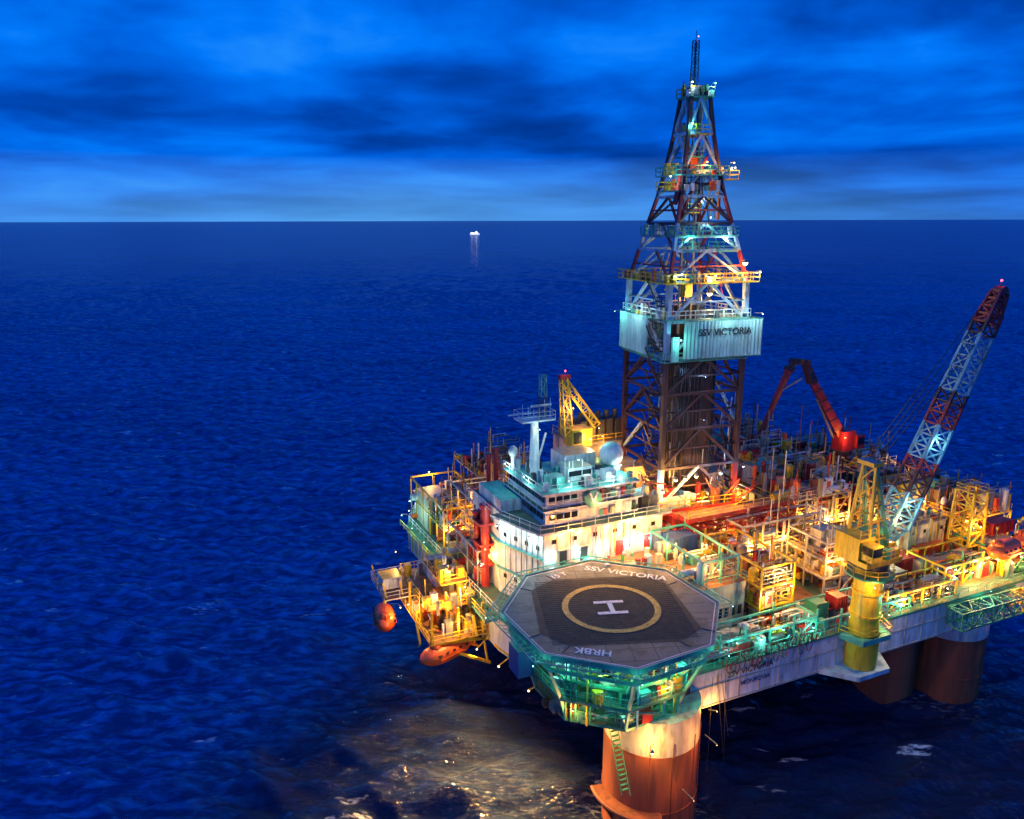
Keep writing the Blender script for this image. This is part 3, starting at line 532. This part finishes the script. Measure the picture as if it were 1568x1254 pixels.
for i in range(16): p=D(-1+i*.29,2.5,0); dk.cyl((p[0],p[1],28),(p[0],p[1],54),.14,'dark',5)
for x_ in (-.9,.9): dk.beam(D(x_,0,28),D(x_,0,80.5),.3,'steel')
dk.box(*D(-.6,-.6,55.5),*D(.6,.6,58),'yellow'); dk.box(*D(-.5,-.5,72.6),*D(.5,.5,74.6),'orange'); dk.cyl(D(0,0,59),D(0,0,72.6),.12,'dark',5)
dk.cyl(D(-2.4,-2,73),D(-4.0,-3,68),.35,'red',8); dk.beam(D(-3.6,-3.6,66),D(1,-2,74),.3,'red'); dk.beam(D(2.6,-3,66),D(2.9,-2.6,73),.3,'orange')
for k in range(10): z=28+k*3; dk.beam(D(-7.0,-5,z),D(-7.0,-2,z+3),.16,'legdark'); plat(z,.6,.5,'legdark',-6.8,-5,'legdark','dark')
for k in range(7): z=32+k*2.2; dk.beam(D(-3.6,-5.9,z),D(-3.6+(1 if k%2 else -1)*.4,-5.9,z+2),.2,'dark')
DKO=dk.done()
text(DKO,'derrick_name','SSV VICTORIA',D(2.2,-7.08,51.4),1.3,Matrix.Rotation(DY,4,'Z')@RX,'black')
sb=B('drill_floor_substructure',(23,25,17))
P=[D(x_*7.3,y_*7.3,0)[:2] for x_,y_ in cs]; sb.prism(P,26.2,27,'red','deckbrown'); sb.rail([(*p,27) for p in P],'yellow',1.2,True,.1)
for i in range(4):
    for j in range(4):
        x_,y_=-7+i*4.67,-7+j*4.67
        if i in (0,3) or j in (0,3): sb.beam(D(x_,y_,17),D(x_,y_,26.2),.5,'legdark' if (i+j)%2 else 'white')
for i in range(3):
    x0,x1=-7+i*4.67,-7+(i+1)*4.67
    sb.beam(D(x0,-7.2,18),D((x0+x1)/2,-7.2,26),.42,'white'); sb.beam(D(x1,-7.2,18),D((x0+x1)/2,-7.2,26),.42,'orange')
    sb.beam(D(-7.2,x0,18),D(-7.2,(x0+x1)/2,26),.42,'white'); sb.beam(D(-7.2,x1,18),D(-7.2,(x0+x1)/2,26),.42,'red')
sb.box(*D(-6.6,-7.2,27),*D(-2.5,-6.8,28.8),'windwall'); sb.box(*D(3,-3,27),*D(6.6,5,30),'cream','beige'); sb.box(*D(-6.2,1,27),*D(-2,6,30),'beige'); sb.box(*D(-5,-5.5,27),*D(-3,-4,29.4),'red')
for k in range(120):
    x_,y_=rnd.uniform(-6.8,6.8),rnd.uniform(-7,4); s_=rnd.uniform(.12,.5); z=rnd.choice([27,27,18,22]); p=D(x_,y_,z); sb.box(p[0]-s_,p[1]-s_,z,p[0]+s_,p[1]+s_,z+rnd.uniform(.6,3),rnd.choice(PAL_W+['red','orange','blue','dark']))
for k in range(50): x_=rnd.uniform(-7,7); z=rnd.uniform(18,31); sb.cyl(D(x_,-7.6,z),D(x_+rnd.uniform(-4,4),-7.6,z+rnd.uniform(-2,2)),rnd.uniform(.05,.12),rnd.choice(['yellow','red','white','orange','dark']),6)
sb.box(17.5,15.4,26.0,36,17.6,26.6,'red','deckbrown'); sb.rail([(17.5,15.4,26.6),(36,15.4,26.6)],'yellow',1.1); sb.truss((17.5,15.6,24.6),(36,15.6,24.6),1.4,1.4,12,['red'],.2,.12)
sb.box(16.5,17.6,25.2,19,22,26.6,'red','deckbrown'); sb.beam((17.5,15.5,17),(17.5,15.5,25),.4,'cream')
sb.beam((15.5,18.4,27.3),(24,14.6,22),.5,'red')
sb.done()
for x_,z in ((-4.6,31),(-3.0,31),(-1.4,31.2),(-6.5,29.5)): lamp(*D(x_,-7.7,z),AMB,420,.28)
lamp(*D(2.4,-7.8,31.3),BLU,400,.24); lamp(*D(6,-7.8,32),BLU,200,.12); lamp(*D(-8.4,-3,30),WARM,700,.14); lamp(*D(-4,-8.6,22),WARM,1100,.12); lamp(*D(3,-8.6,22),AMB,900,.12); lamp(*D(0,-8.6,29),WARM,800,.12); lamp(*D(5,-8.2,29),WARM,600,.1); lamp(*D(0,-6.6,39),BLU,200,.04)
lamp(*D(2,-3,55.6),AMB,900,.38); lamp(*D(4.4,-7.3,59.9),AMB,700,.36); lamp(*D(-5,-7.4,58.9),COOL,200,.12); lamp(*D(6.8,-7.4,58.9),COOL,200,.12); lamp(*D(0,-7.4,58.6),AMB,400,.1)
lamp(*D(2,-8.8,53.8),COOL,520,.05,(0,1.6)); lamp(*D(6.6,-8.8,53.6),COOL,380,.05,(0,1.6)); lamp(*D(-8.6,-0,53.8),COOL,480,.07,(1.6,0)); lamp(*D(-5,-8,50.5),TEAL,300,.1); lamp(*D(-8.4,5,53),TEAL,300,.05,(1.4,0))
for x_,y_,z,c_ in ((-2.5,-5,63.4,TEAL),(2.8,-5.2,63.4,COOL),(-4.8,-3,71.2,COOL),(4.2,-3.6,73,AMB),(0,-3.8,73,WARM),(-1.6,-2.4,77.9,TEAL),(1.6,-2.2,82.9,TEAL),(-1.8,-2.2,82.9,COOL),(0,-5.4,66,COOL),(4.8,-3,72.4,COOL),(0,-3,68.4,COOL)): lamp(*D(x_,y_,z),c_,250,.1)
lamp(*D(4.5,-2.6,72.3),REDL,30,.12); lamp(*D(-.3,-.6,88.7),REDL,5,.08,(0,0)); lamp(*D(0,-6.4,45),BLU,220,.03)
# ---------------------------------------------------------------- mid-deck modules
module('mud_pump_module',12,5,17.5,16,22.7,3,21,PAL_G,1,'teal',.8,1,AMB,350)
module('cement_module',18.6,2,23.8,13,17,8,22,PAL_W,3,'yellow',1.2,3,AMB,560)
module('pipe_rack_wall',24,12,38.5,15.2,17,8.6,23,PAL_W,3,'cream',1.2,5,AMB,620)
module('shaker_module',32.2,5,38,12,17,7.5,24,PAL_W,3,'cream',1.2,3,WARM,520)
module('drill_pipe_module',34,16,48,28,17,9,25,PAL_W,2,'beige',1,5,AMB,620,True)
module('deck_equipment_module',34,29,52,44,17,10,26,PAL_W,2,'cream',.9,5,AMB,620,True)
module('tank_module',50,14,62,26,17,7,27,['beige','cream','yellow','dark','steel','red'],2,'beige',1,4,WARM,620,True)
module('workshop_module',54,28,72,42,17,7,28,PAL_W,2,'beige',.9,4,AMB,580,True)
module('laydown_module',63,8,74,26,17,4.5,29,PAL_W,1,'yellow',1.3,3,AMB,560,True)
module('utility_module',40,7,48,13,17,5,30,PAL_G+['red'],2,'cream',1,3,AMB,480,True)
module('winch_module',49,0,60,6,17,3,31,['yellow','green','cream','red','steel','dark','orange'],1,'yellow',1.7,4,AMB,520)
module('mooring_module',60,-1.5,75,7,17,3.4,32,['yellow','beige','green','red','orange','steel','dark'],1,'green',1.7,4,AMB,520)
module('hose_module',9.5,-2,24,1.5,17,2.4,33,['teal','dark','steel','white','red','yellow'],1,'teal',2,4,TEAL,360)
module('handling_module',24,-2,40,3,17,1.6,34,['beige','teal','steel','dark','red'],1,'teal',.9,2,TEAL,320)
module('anchor_winch_module',36,-1.8,49,2,17,2.2,35,['yellow','cream','steel','dark','rust'],1,'yellow',1.5,3,AMB,440)
module('valve_module',18.5,13.4,23.5,15,17,6,36,PAL_W,2,'yellow',2,2,WARM,500)
def house(name,a0,b0,a1,b1,z0,z1,m,roof='beige'):
    o=B(name,((a0+a1)/2,(b0+b1)/2,z0)); o.box(a0,b0,z0,a1,b1,z1,m,roof); o.box(a0-.15,b0-.15,z1,a1+.15,b1+.15,z1+.18,'steel',roof); o.rail([(a1,b0,z1+.18),(a0,b0,z1+.18),(a0,b1,z1+.18)],'yellow')
    n=int((a1-a0)/1.2)
    for i in range(n):
        x_=a0+.5+i*1.2
        if i%3==1: o.box(x_,b0-.06,z0+.1,x_+.8,b0,z0+2.1,rnd.choice(['red','dark','teal']))
        else: o.box(x_,b0-.05,z1-1.4,x_+.5,b0,z1-.9,'glass')
    for k in range(int((a1-a0)*(b1-b0)*.45)):
        x_,y_=rnd.uniform(a0+.5,a1-.5),rnd.uniform(b0+.5,b1-.5); s_=rnd.uniform(.12,.5); o.box(x_-s_,y_-s_,z1+.18,x_+s_,y_+s_,z1+.18+rnd.uniform(.3,1.6),rnd.choice(['cream','beige','yellow','steel','teal','red','dark','dark']))
    for k in range(9): x_=rnd.uniform(a0,a1); o.cyl((x_,b0-.2,z0),(x_,b0-.2,z1+rnd.uniform(0,1)),.07,rnd.choice(['yellow','white','steel','rust']),6)
    return o.done()
house('mud_treatment_house',19,15.05,24,16.5,17,23.5,'cream'); house('crew_changehouse',42,26,50,31,17,27.5,'cream'); house('crane_workshop',56,20,63,27,17,26,'beige'); house('logging_cabin',51.5,8,59,13,17,22.5,'cream'); house('control_cabin',36,24,40.5,28,26,29,'white','teal'); house('paint_store',65,14,71,20,17,24,'beige')
for (a,b,z,l,wd,hh,mm_) in ((26.2,.2,17.06,1.8,1.8,2.3,'green'),(29.6,0.2,17.06,1.6,1.8,2.5,'red'),(38.5,3.5,17.06,3,2.2,2.4,'red'),(42,2.5,17.06,2.6,2.2,2.3,'beige'),(44.5,5,17.06,5.5,2.2,2.4,'red'),(40,14,17.06,5.5,2.3,2.4,'white'),(52,6.6,17.06,5.8,2.3,2.4,'orange'),(64,4,20.5,4.5,2.2,1.8,'red'),(36,18.4,26.1,4,2,2,'red')):
    container(a,b,z,l,wd,hh,mm_)
for (a,b,z,m_) in ((45,22,27,'cream'),(66,30,25,'white'),(38,40,29,'teal')):
    o=B('storage_tank',(a,b,z)); o.cyl((a,b,z),(a+5,b,z),1.1,m_,20); o.sph((a,b,z),1.1,m_,16,1,.4); o.sph((a+5,b,z),1.1,m_,16,1,.4)
    for x_ in (a+1,a+4): o.box(x_-.15,b-.9,z-1.6,x_+.15,b+.9,z-.6,'steel')
    o.box(a-.5,b-1.2,z-1.8,a+5.5,b+1.2,z-1.6,'steel'); o.done(smooth=True)
dp=B('drill_pipe_stack',(45,19,26))
for j in range(3):
    for i in range(12): dp.cyl((40.5,17+i*.3,26.3+j*.28),(47,17+i*.3,26.3+j*.28),.13,rnd.choice(['rust','steel','beige']),6)
dp.done()
# ---------------------------------------------------------------- knuckle boom crane
def WL(x,y,z):
    dx,dy=x-CX,y-CY; return Vector((dx*math.cos(TH)+dy*math.sin(TH),-dx*math.sin(TH)+dy*math.cos(TH),z))
kc=B('knuckle_boom_crane',tuple(WL(56,126,24)))
kc.cyl(WL(56,126,17),WL(56,126,27.5),1.3,'red',16); kc.cyl(WL(56,126,27.5),WL(56,126,28),1.8,'dark',16)
a_=WL(56.2,126,28)
kc.box(a_.x-1.3,a_.y-1.3,28,a_.x+1.3,a_.y+1.3,31.4,'red')
p0=WL(56,126,30);p1=WL(50.0,126,39.9);p2=WL(48.6,126,43.0);p3=WL(46.7,126,43.2);p4=WL(46.0,126,41.9);p5=WL(42.6,128,30)
kc.cyl(p0,p1,1.0,'red',4,.8); kc.cyl(p1-Vector((0,0,.3)),p2,.95,'legdark',4,.7); kc.cyl(p2,p3,.7,'legdark',4,.65); kc.cyl(p3,p4,.65,'legdark',4,.6); kc.cyl(p4,p5,.6,'legred',4,.4)
for p in (p1,p2,p3,p4): kc.cyl(p+Vector((0,-.8,0)),p+Vector((0,.8,0)),.5,'legdark',10)
kc.cyl(WL(54.4,126,30),WL(51.0,126,36.9),.22,'steel',8); kc.cyl(WL(48.3,126,40.3),WL(45.2,126.3,38.2),.18,'steel',8); kc.cyl(p5,p5-Vector((0,0,2.0)),.2,'dark',6); kc.box(a_.x+1.3,a_.y-1.8,28.3,a_.x+3,a_.y,30.6,'red'); kc.box(a_.x+1.4,a_.y-1.86,29,a_.x+2.9,a_.y-1.8,30.2,'glass')
for k in range(1,6): c_=p0.lerp(p1,k/6); kc.cyl(c_-(p1-p0).normalized()*.08,c_+(p1-p0).normalized()*.08,1.06,'legdark',4)
kc.done(); lamp(a_.x-2,a_.y-2.2,30.5,WARM,300,.12)
# ---------------------------------------------------------------- big pedestal crane
pa,pb=30.1,-3.6
pc=B('pedestal_crane',(pa,pb,17))
pc.cyl((pa,pb,12.5),(pa,pb,16.9),1.95,'yellow',28); pc.cyl((pa,pb,16.9),(pa,pb,25.6),1.75,'yellow',28,1.6)
for z in (19.3,22.4): pc.cyl((pa,pb,z),(pa,pb,z+.25),1.9,'yellow',28)
pc.cyl((pa,pb,24.6),(pa,pb,24.8),2.8,'green',24); pc.rail([(pa+2.7*math.cos(x_),pb+2.7*math.sin(x_),24.8) for x_ in np.linspace(0,6.28,13)],'yellow'); pc.cyl((pa,pb,25.6),(pa,pb,26.4),2.1,'dark',24)
pc.box(pa-2.9,pb-1.9,26.4,pa+2.9,pb+3,27.0,'yellow'); pc.box(pa-2.9,pb-.6,27,pa-.4,pb+3,29.6,'yellow'); pc.box(pa+.2,pb+.2,27,pa+2.8,pb+2.8,29.4,'green'); pc.box(pa-2.6,pb-2.3,27.2,pa-1,pb-.6,29.2,'yellow'); pc.box(pa-2.5,pb-2.36,28,pa-1.1,pb-2.3,29,'glass'); pc.box(pa-2.66,pb-2.2,28,pa-2.6,pb-.8,29,'glass')
pc.rail([(pa-2.9,pb-1.9,27),(pa+2.9,pb-1.9,27),(pa+2.9,pb+3,27)],'yellow'); pc.rail([(pa-2.9,pb-.6,29.6),(pa-.4,pb-.6,29.6)],'yellow')
for k in range(16): x_,y_=rnd.uniform(pa-.3,pa+2.6),rnd.uniform(pb-1.6,pb); s_=rnd.uniform(.15,.4); pc.box(x_-s_,y_-s_,27,x_+s_,y_+s_,27+rnd.uniform(.5,1.6),rnd.choice(['yellow','green','steel','dark']))
tp=[Vector((pa-.4,pb+.4,38)),Vector((pa-.4,pb+2.2,38))]
for k,tv in enumerate(tp):
    y_=pb-.7+k*3.4; A_=Vector((pa+2.0,y_,27)); C_=Vector((pa-1.6,y_,27))
    pc.beam(A_,tv,.34,'green'); pc.beam(C_,tv,.32,'yellow'); pc.beam((pa+.4,y_,27),tv,.2,'yellow')
    for f in (.2,.4,.6,.8): pc.beam(A_.lerp(tv,f),C_.lerp(tv,f),.18,'yellow'); pc.beam(A_.lerp(tv,f),C_.lerp(tv,f-.2),.14,'green')
for f in (.2,.4,.6,.8,1):
    pc.beam(Vector((pa+2.0,pb-.7,27)).lerp(tp[0],f),Vector((pa+2.0,pb+2.7,27)).lerp(tp[1],f),.16,'yellow'); pc.beam(Vector((pa-1.6,pb-.7,27)).lerp(tp[0],f),Vector((pa-1.6,pb+2.7,27)).lerp(tp[1],f-.2),.16,'yellow')
pc.box(pa-1.2,pb+.1,38,pa+.4,pb+2.5,38.5,'yellow','steel')
bb_=WL(46.0,88.6,27.4); bt=WL(57.8,92,57.6); mid=bb_.lerp(bt,.07)
pc.truss(bb_,mid,1.0,2.3,2,['boomblue'],.3,.2); pc.truss(mid,bb_.lerp(bt,.88),2.6,1.9,18,['boomblue','boomblue','legdark','legred','boomblue','boomblue','legred','legdark','boomblue','boomblue','boomblue','legdark'],.3,.17)
pc.truss(bb_.lerp(bt,.88),bt,1.9,1.2,4,['legred'],.34,.26); pc.cyl(bt+Vector((0,-.6,0)),bt+Vector((0,.6,0)),.7,'legred',12); pc.beam(bt,bt+Vector((.9,0,-1.3)),.4,'legred')
pc.beam(bb_.lerp(bt,.9)-Vector((.9,0,0)),bt+Vector((0,0,.9)),.2,'legred')
pc.cyl(mid+Vector((1.3,-1,-.4)),bb_.lerp(bt,.86)+Vector((1.0,-.8,-.3)),.09,'green',5)
for k in (0,.6,1.2,1.8): pc.cyl(tp[0]+Vector((0,k,.4)),bb_.lerp(bt,.82+k*.06)+Vector((-.7,k-.8,.3)),.05,'dark',4)
pc.cyl(bt+Vector((.6,0,-.8)),bt+Vector((.5,-.3,-2.5)),.05,'dark',4); pc.sph(tuple(bt+Vector((.5,-.3,-3))),.3,'dark',8,1.5)
for k in (0,2): pc.beam((pa+2.4,pb+k,27),bb_,.45,'yellow')
pc.done(smooth=True); lamp(bt.x,bt.y,bt.z+1.0,REDL,12,.14,(0,0))
lamp(pa-2,pb-2.6,24,AMB,380,.09); lamp(pa+2.4,pb-2.6,21,(TEAL),320,.09); lamp(pa-1,pb-3.1,29.8,AMB,300,.09); lamp(pa+3.4,pb-.6,31,AMB,400,.08,(0,0)); lamp(pa+3,-4.6,18.6,AMB,300,.09); lamp(bb_.x+1.2,bb_.y-2.4,33,COOL,280,.04); lamp(bb_.x+4,bb_.y-2.4,40,COOL,200,.04)
yt=B('flare_boom_gantry',(59.5,5,17)); yt.truss((59.5,5,20),(59.5,5,28),3.2,2.8,4,['yellow'],.28,.18,side=(1,0,0)); yt.rail([(58,3.6,28),(61,3.6,28),(61,6.4,28),(58,6.4,28)],'yellow',1,True); yt.beam((59,4,28),(57.2,3,29.6),.2,'yellow'); yt.beam((61,5,24),(66,5,20),.22,'yellow'); yt.done(); lamp(59,2.6,23,AMB,500,.11)
gw=B('burner_boom',(60,-6,15)); gw.truss((46,-4.2,15.2),(78,-7.5,17.2),2.4,1.8,18,['green','yellow','green'],.2,.13); gw.box(46,-3.4,16.3,60,-2.7,16.5,'green'); gw.done(); lamp(52,-4.6,17.8,TEAL,300,.08); lamp(60,-5.6,19.2,AMB,450,.08)
# ---------------------------------------------------------------- lifeboats + station
ls=B('lifeboat_station',(-14,28,16))
for (x0,y0,x1,y1,z,m_) in ((-17.5,21,-9.8,36,13.2,'yellow'),(-16.8,24,-10.5,37,16.4,'yellow'),(-20.8,31,-16.4,38.5,15.4,'white'),(-14.5,25,-11,33,19.2,'yellow')):
    ls.box(x0,y0,z-.2,x1,y1,z,m_,'deckbrown'); ls.rail([(x0,y0,z),(x1,y0,z),(x1,y1,z),(x0,y1,z)],'yellow' if m_=='yellow' else 'white',1.1,True)
for x_ in (-17.2,-13.6,-10.2):
    for y_ in (21.3,26,31,35.7): ls.beam((x_,y_,13),(x_,y_,17.5),.28,'yellow'); ls.beam((x_,y_,13),(-9.6,y_,9 if x_>-12 else 12.2),.22,'yellow')
for y_ in (21.3,26,31,35.7): ls.beam((-17.2,y_,13),(-9.2,y_,8.5),.35,'yellow'); ls.beam((-13,y_,13),(-9.2,y_,12),.2,'yellow')
ls.beam((-17.2,21.3,12.9),(-17.2,35.7,12.9),.35,'yellow')
for k in range(4): ls.beam((-17.2,21.3+k*4.8,13),(-13.6,21.3+(k+.5)*4.8,10.6),.2,'yellow')
ls.box(-13.8,30,16.4,-11,35,19,'white','cream'); ls.box(-16,28,13.2,-13.6,31,15.6,'orange','cream')
for k in range(110):
    x_,y_=rnd.uniform(-17,-10.4),rnd.uniform(22,36); z=rnd.choice([13.2,16.4,13.2,19.2]); s_=rnd.uniform(.12,.5)
    if z>19: x_,y_=rnd.uniform(-14.2,-11.2),rnd.uniform(25.4,32.6)
    ls.box(x_-s_,y_-s_,z,x_+s_,y_+s_,z+rnd.uniform(.4,2.2),rnd.choice(['yellow','white','cream','yellow','orange','beige','steel','dark']))
for k in range(30): x_,y_=rnd.uniform(-17,-10.4),rnd.uniform(21.5,36); z=rnd.choice([13.2,16.4]); ls.cyl((x_,y_,z),(x_+rnd.uniform(-2,2),y_,z+rnd.uniform(.6,3)),.08,rnd.choice(['yellow','white','orange']),6)
for (x_,y_) in ((-20.3,31.6),(-18,31.6),(-20.3,37.6)): ls.beam((x_,y_,15.4),(x_-.6,y_-.4,18),.2,'yellow')
ls.box(-20.2,34,15.4,-17.4,37,17.0,'white','yellow')
for (a,b) in ((-11.2,21),(-18.6,22)): ls.beam((a,b,13),(a-.2,b+.6,15.6),.3,'yellow'); ls.beam((a-.2,b+.6,15.6),(a,b+1,15.2),.25,'yellow')
ls.done()
def lifeboat(a,b,z,yaw,Ls=4.0):
    o=B('lifeboat',(a,b,z)); n=18; mm=14; vs=[];fs=[]; ca,sa=math.cos(yaw),math.sin(yaw)
    for i in range(mm+1):
        x_=-Ls+2*Ls*i/mm; f=max(.03,(1-abs(x_/Ls)**3.0))**.5
        for j in range(n):
            an=6.28318*j/n; y_=1.5*f*math.cos(an); zz=math.sin(an); zz=zz*(1.25*f) if zz<0 else zz*1.45*f*(1 if abs(x_)<Ls*.8 else .9)
            vs.append((a+x_*ca-y_*sa,b+x_*sa+y_*ca,z+zz+(.25*(x_/Ls)**2)))
    for i in range(mm):
        for j in range(n): fs.append((i*n+j,(i+1)*n+j,(i+1)*n+(j+1)%n,i*n+(j+1)%n))
    fs.append(tuple(range(n))); fs.append(tuple(range(mm*n,mm*n+n))); o.add(vs,fs,'orange')
    def LP(x_,y_,zz): return (a+x_*ca-y_*sa,b+x_*sa+y_*ca,z+zz)
    for s_ in (-1,1):
        for k in range(5): p=LP(-2.2+k*1.1,s_*1.32,.55);q=LP(-1.8+k*1.1,s_*1.32,.55); o.cyl(p,q,.16,'glass',8)
        o.cyl(LP(-Ls*.5,s_*1.5,0),LP(Ls*.5,s_*1.5,0),.08,'orange',6)
    p=LP(-1.8,0,1.3); o.sph(p,.8,'orange',12,.8); o.cyl(LP(-2.6,0,1),LP(-2.6,0,4),.05,'dark',5); o.cyl(LP(2.6,0,1),LP(2.6,0,4),.05,'dark',5)
    for x_ in (-3,3): o.cyl(LP(x_*.87,0,3.7),LP(x_*.87,0,4),.2,'yellow',6)
    o.done(smooth=True)
lifeboat(-20.6,32.4,12.0,math.radians(80),3.2); lifeboat(-15,22.2,11.2,math.radians(20),4.2); lifeboat(60.5,-.2,20.6,math.radians(5),3.2); lifeboat(68,1,20.4,math.radians(5),3.2)
for a,b,z,p_ in ((-18.6,27,16,700),(-14,20.4,15.4,700),(-12,23,19,700),(-17,38.4,18.6,350),(-18.6,31,13.6,350),(-15.4,24.4,17.6,600),(-13.5,24.6,20.8,500)): lamp(a,b,z,AMB,p_,.1)
for b_2 in (22,28,34,40,46,52): lamp(-12.2,b_2,18.6,TEAL if b_2>36 else AMB,300,.1,(1,0))
lamp(-9,58,18.5,COOL,350,.16); lamp(-11.5,50,20,COOL,400,.09,(1,0)); lamp(-6,56,24,AMB,600,.16); lamp(-4,39.4,25.6,AMB,700,.16)
# ---------------------------------------------------------------- hull-side floodlights aimed at the sea
SEAL=[(-9.3,9,11.2,26000),(-10.4,15.5,11,46000),(-11.2,21,10.6,44000),(-12.0,28,10.4,26000)]
lf=B('hull_floodlights',(-10,15,11))
for a,b,z,p_ in SEAL:
    ha=-5.2-(b-3)*.27 if b<18 else -9.4; lf.beam((a,b,z+.6),(ha,b,12.6),.12,'yellow'); lf.sph((a,b,z+.5),.12,'g_amb',8)
LF=lf.done()
for a,b,z,p_ in SEAL:
    l=bpy.data.lights.new('flood_light','SPOT'); l.energy=p_; l.color=(1,.52,.13); l.shadow_soft_size=.35; l.spot_size=math.radians(120); l.spot_blend=.6
    o=bpy.data.objects.new('flood_light',l); sc.collection.objects.link(o); o.parent=LF; o.matrix_parent_inverse=LF.matrix_world.inverted()
    src=W(a,b,z); tgt=Vector((src.x-2,src.y-22,0)); o.matrix_world=Matrix.Translation(src)@(tgt-src).to_track_quat('-Z','Y').to_matrix().to_4x4()
# ---------------------------------------------------------------- distant supply ship
sh=B('supply_ship',tuple(WL(-176,3735,0)))
def SB(x0,x1,z0,z1,m,y=7):
    P=[WL(-176+x0,3735-y,0),WL(-176+x1,3735-y,0),WL(-176+x1,3735+y,0),WL(-176+x0,3735+y,0)]; sh.prism([(p.x,p.y) for p in P],z0,z1,m)
P=[WL(-176+x_,3735+y_,0) for x_,y_ in ((-22,-6),(15,-6),(22,0),(15,6),(-22,6))]; sh.prism([(p.x,p.y) for p in P],-1,7,'g_ship' ,'g_ship'); SB(2,13,7,12,'g_cool',5); SB(5,10,12,16,'g_ship',4); SB(-17,-12,7,11,'g_amb',3); SB(-7,-2,7,9,'g_warm',3); SB(7,8,16,22,'white',.5)
sh.done()
# ---------------------------------------------------------------- lamps
lb=B('floodlights',(0,0,24))
for a,b,z,c_,p_,r_,arm in LAMPS:
    lb.sph((a,b,z+r_+.2),r_,GM[c_],8)
    if arm!=(0,0): lb.beam((a,b,z+r_*2+.25),(a+arm[0],b+arm[1],z+r_*2+.1),.07,'steel'); lb.cyl((a,b,z+r_+.25),(a,b,z+2*r_+.35),r_*1.15,'steel',8,r_*.5)
LB_=lb.done(smooth=True)
for a,b,z,c_,p_,r_,arm in LAMPS:
    if p_<=0: continue
    l=bpy.data.lights.new('lamp_light','POINT'); l.energy=p_*(1.75 if c_ in (WARM,AMB) else (.8 if c_==TEAL else 1.0)); l.color=c_; l.shadow_soft_size=.12
    o=bpy.data.objects.new('lamp_light',l); sc.collection.objects.link(o); o.location=W(a,b,z); o.parent=LB_; o.matrix_parent_inverse=LB_.matrix_world.inverted()
print('lamps',len(LAMPS))
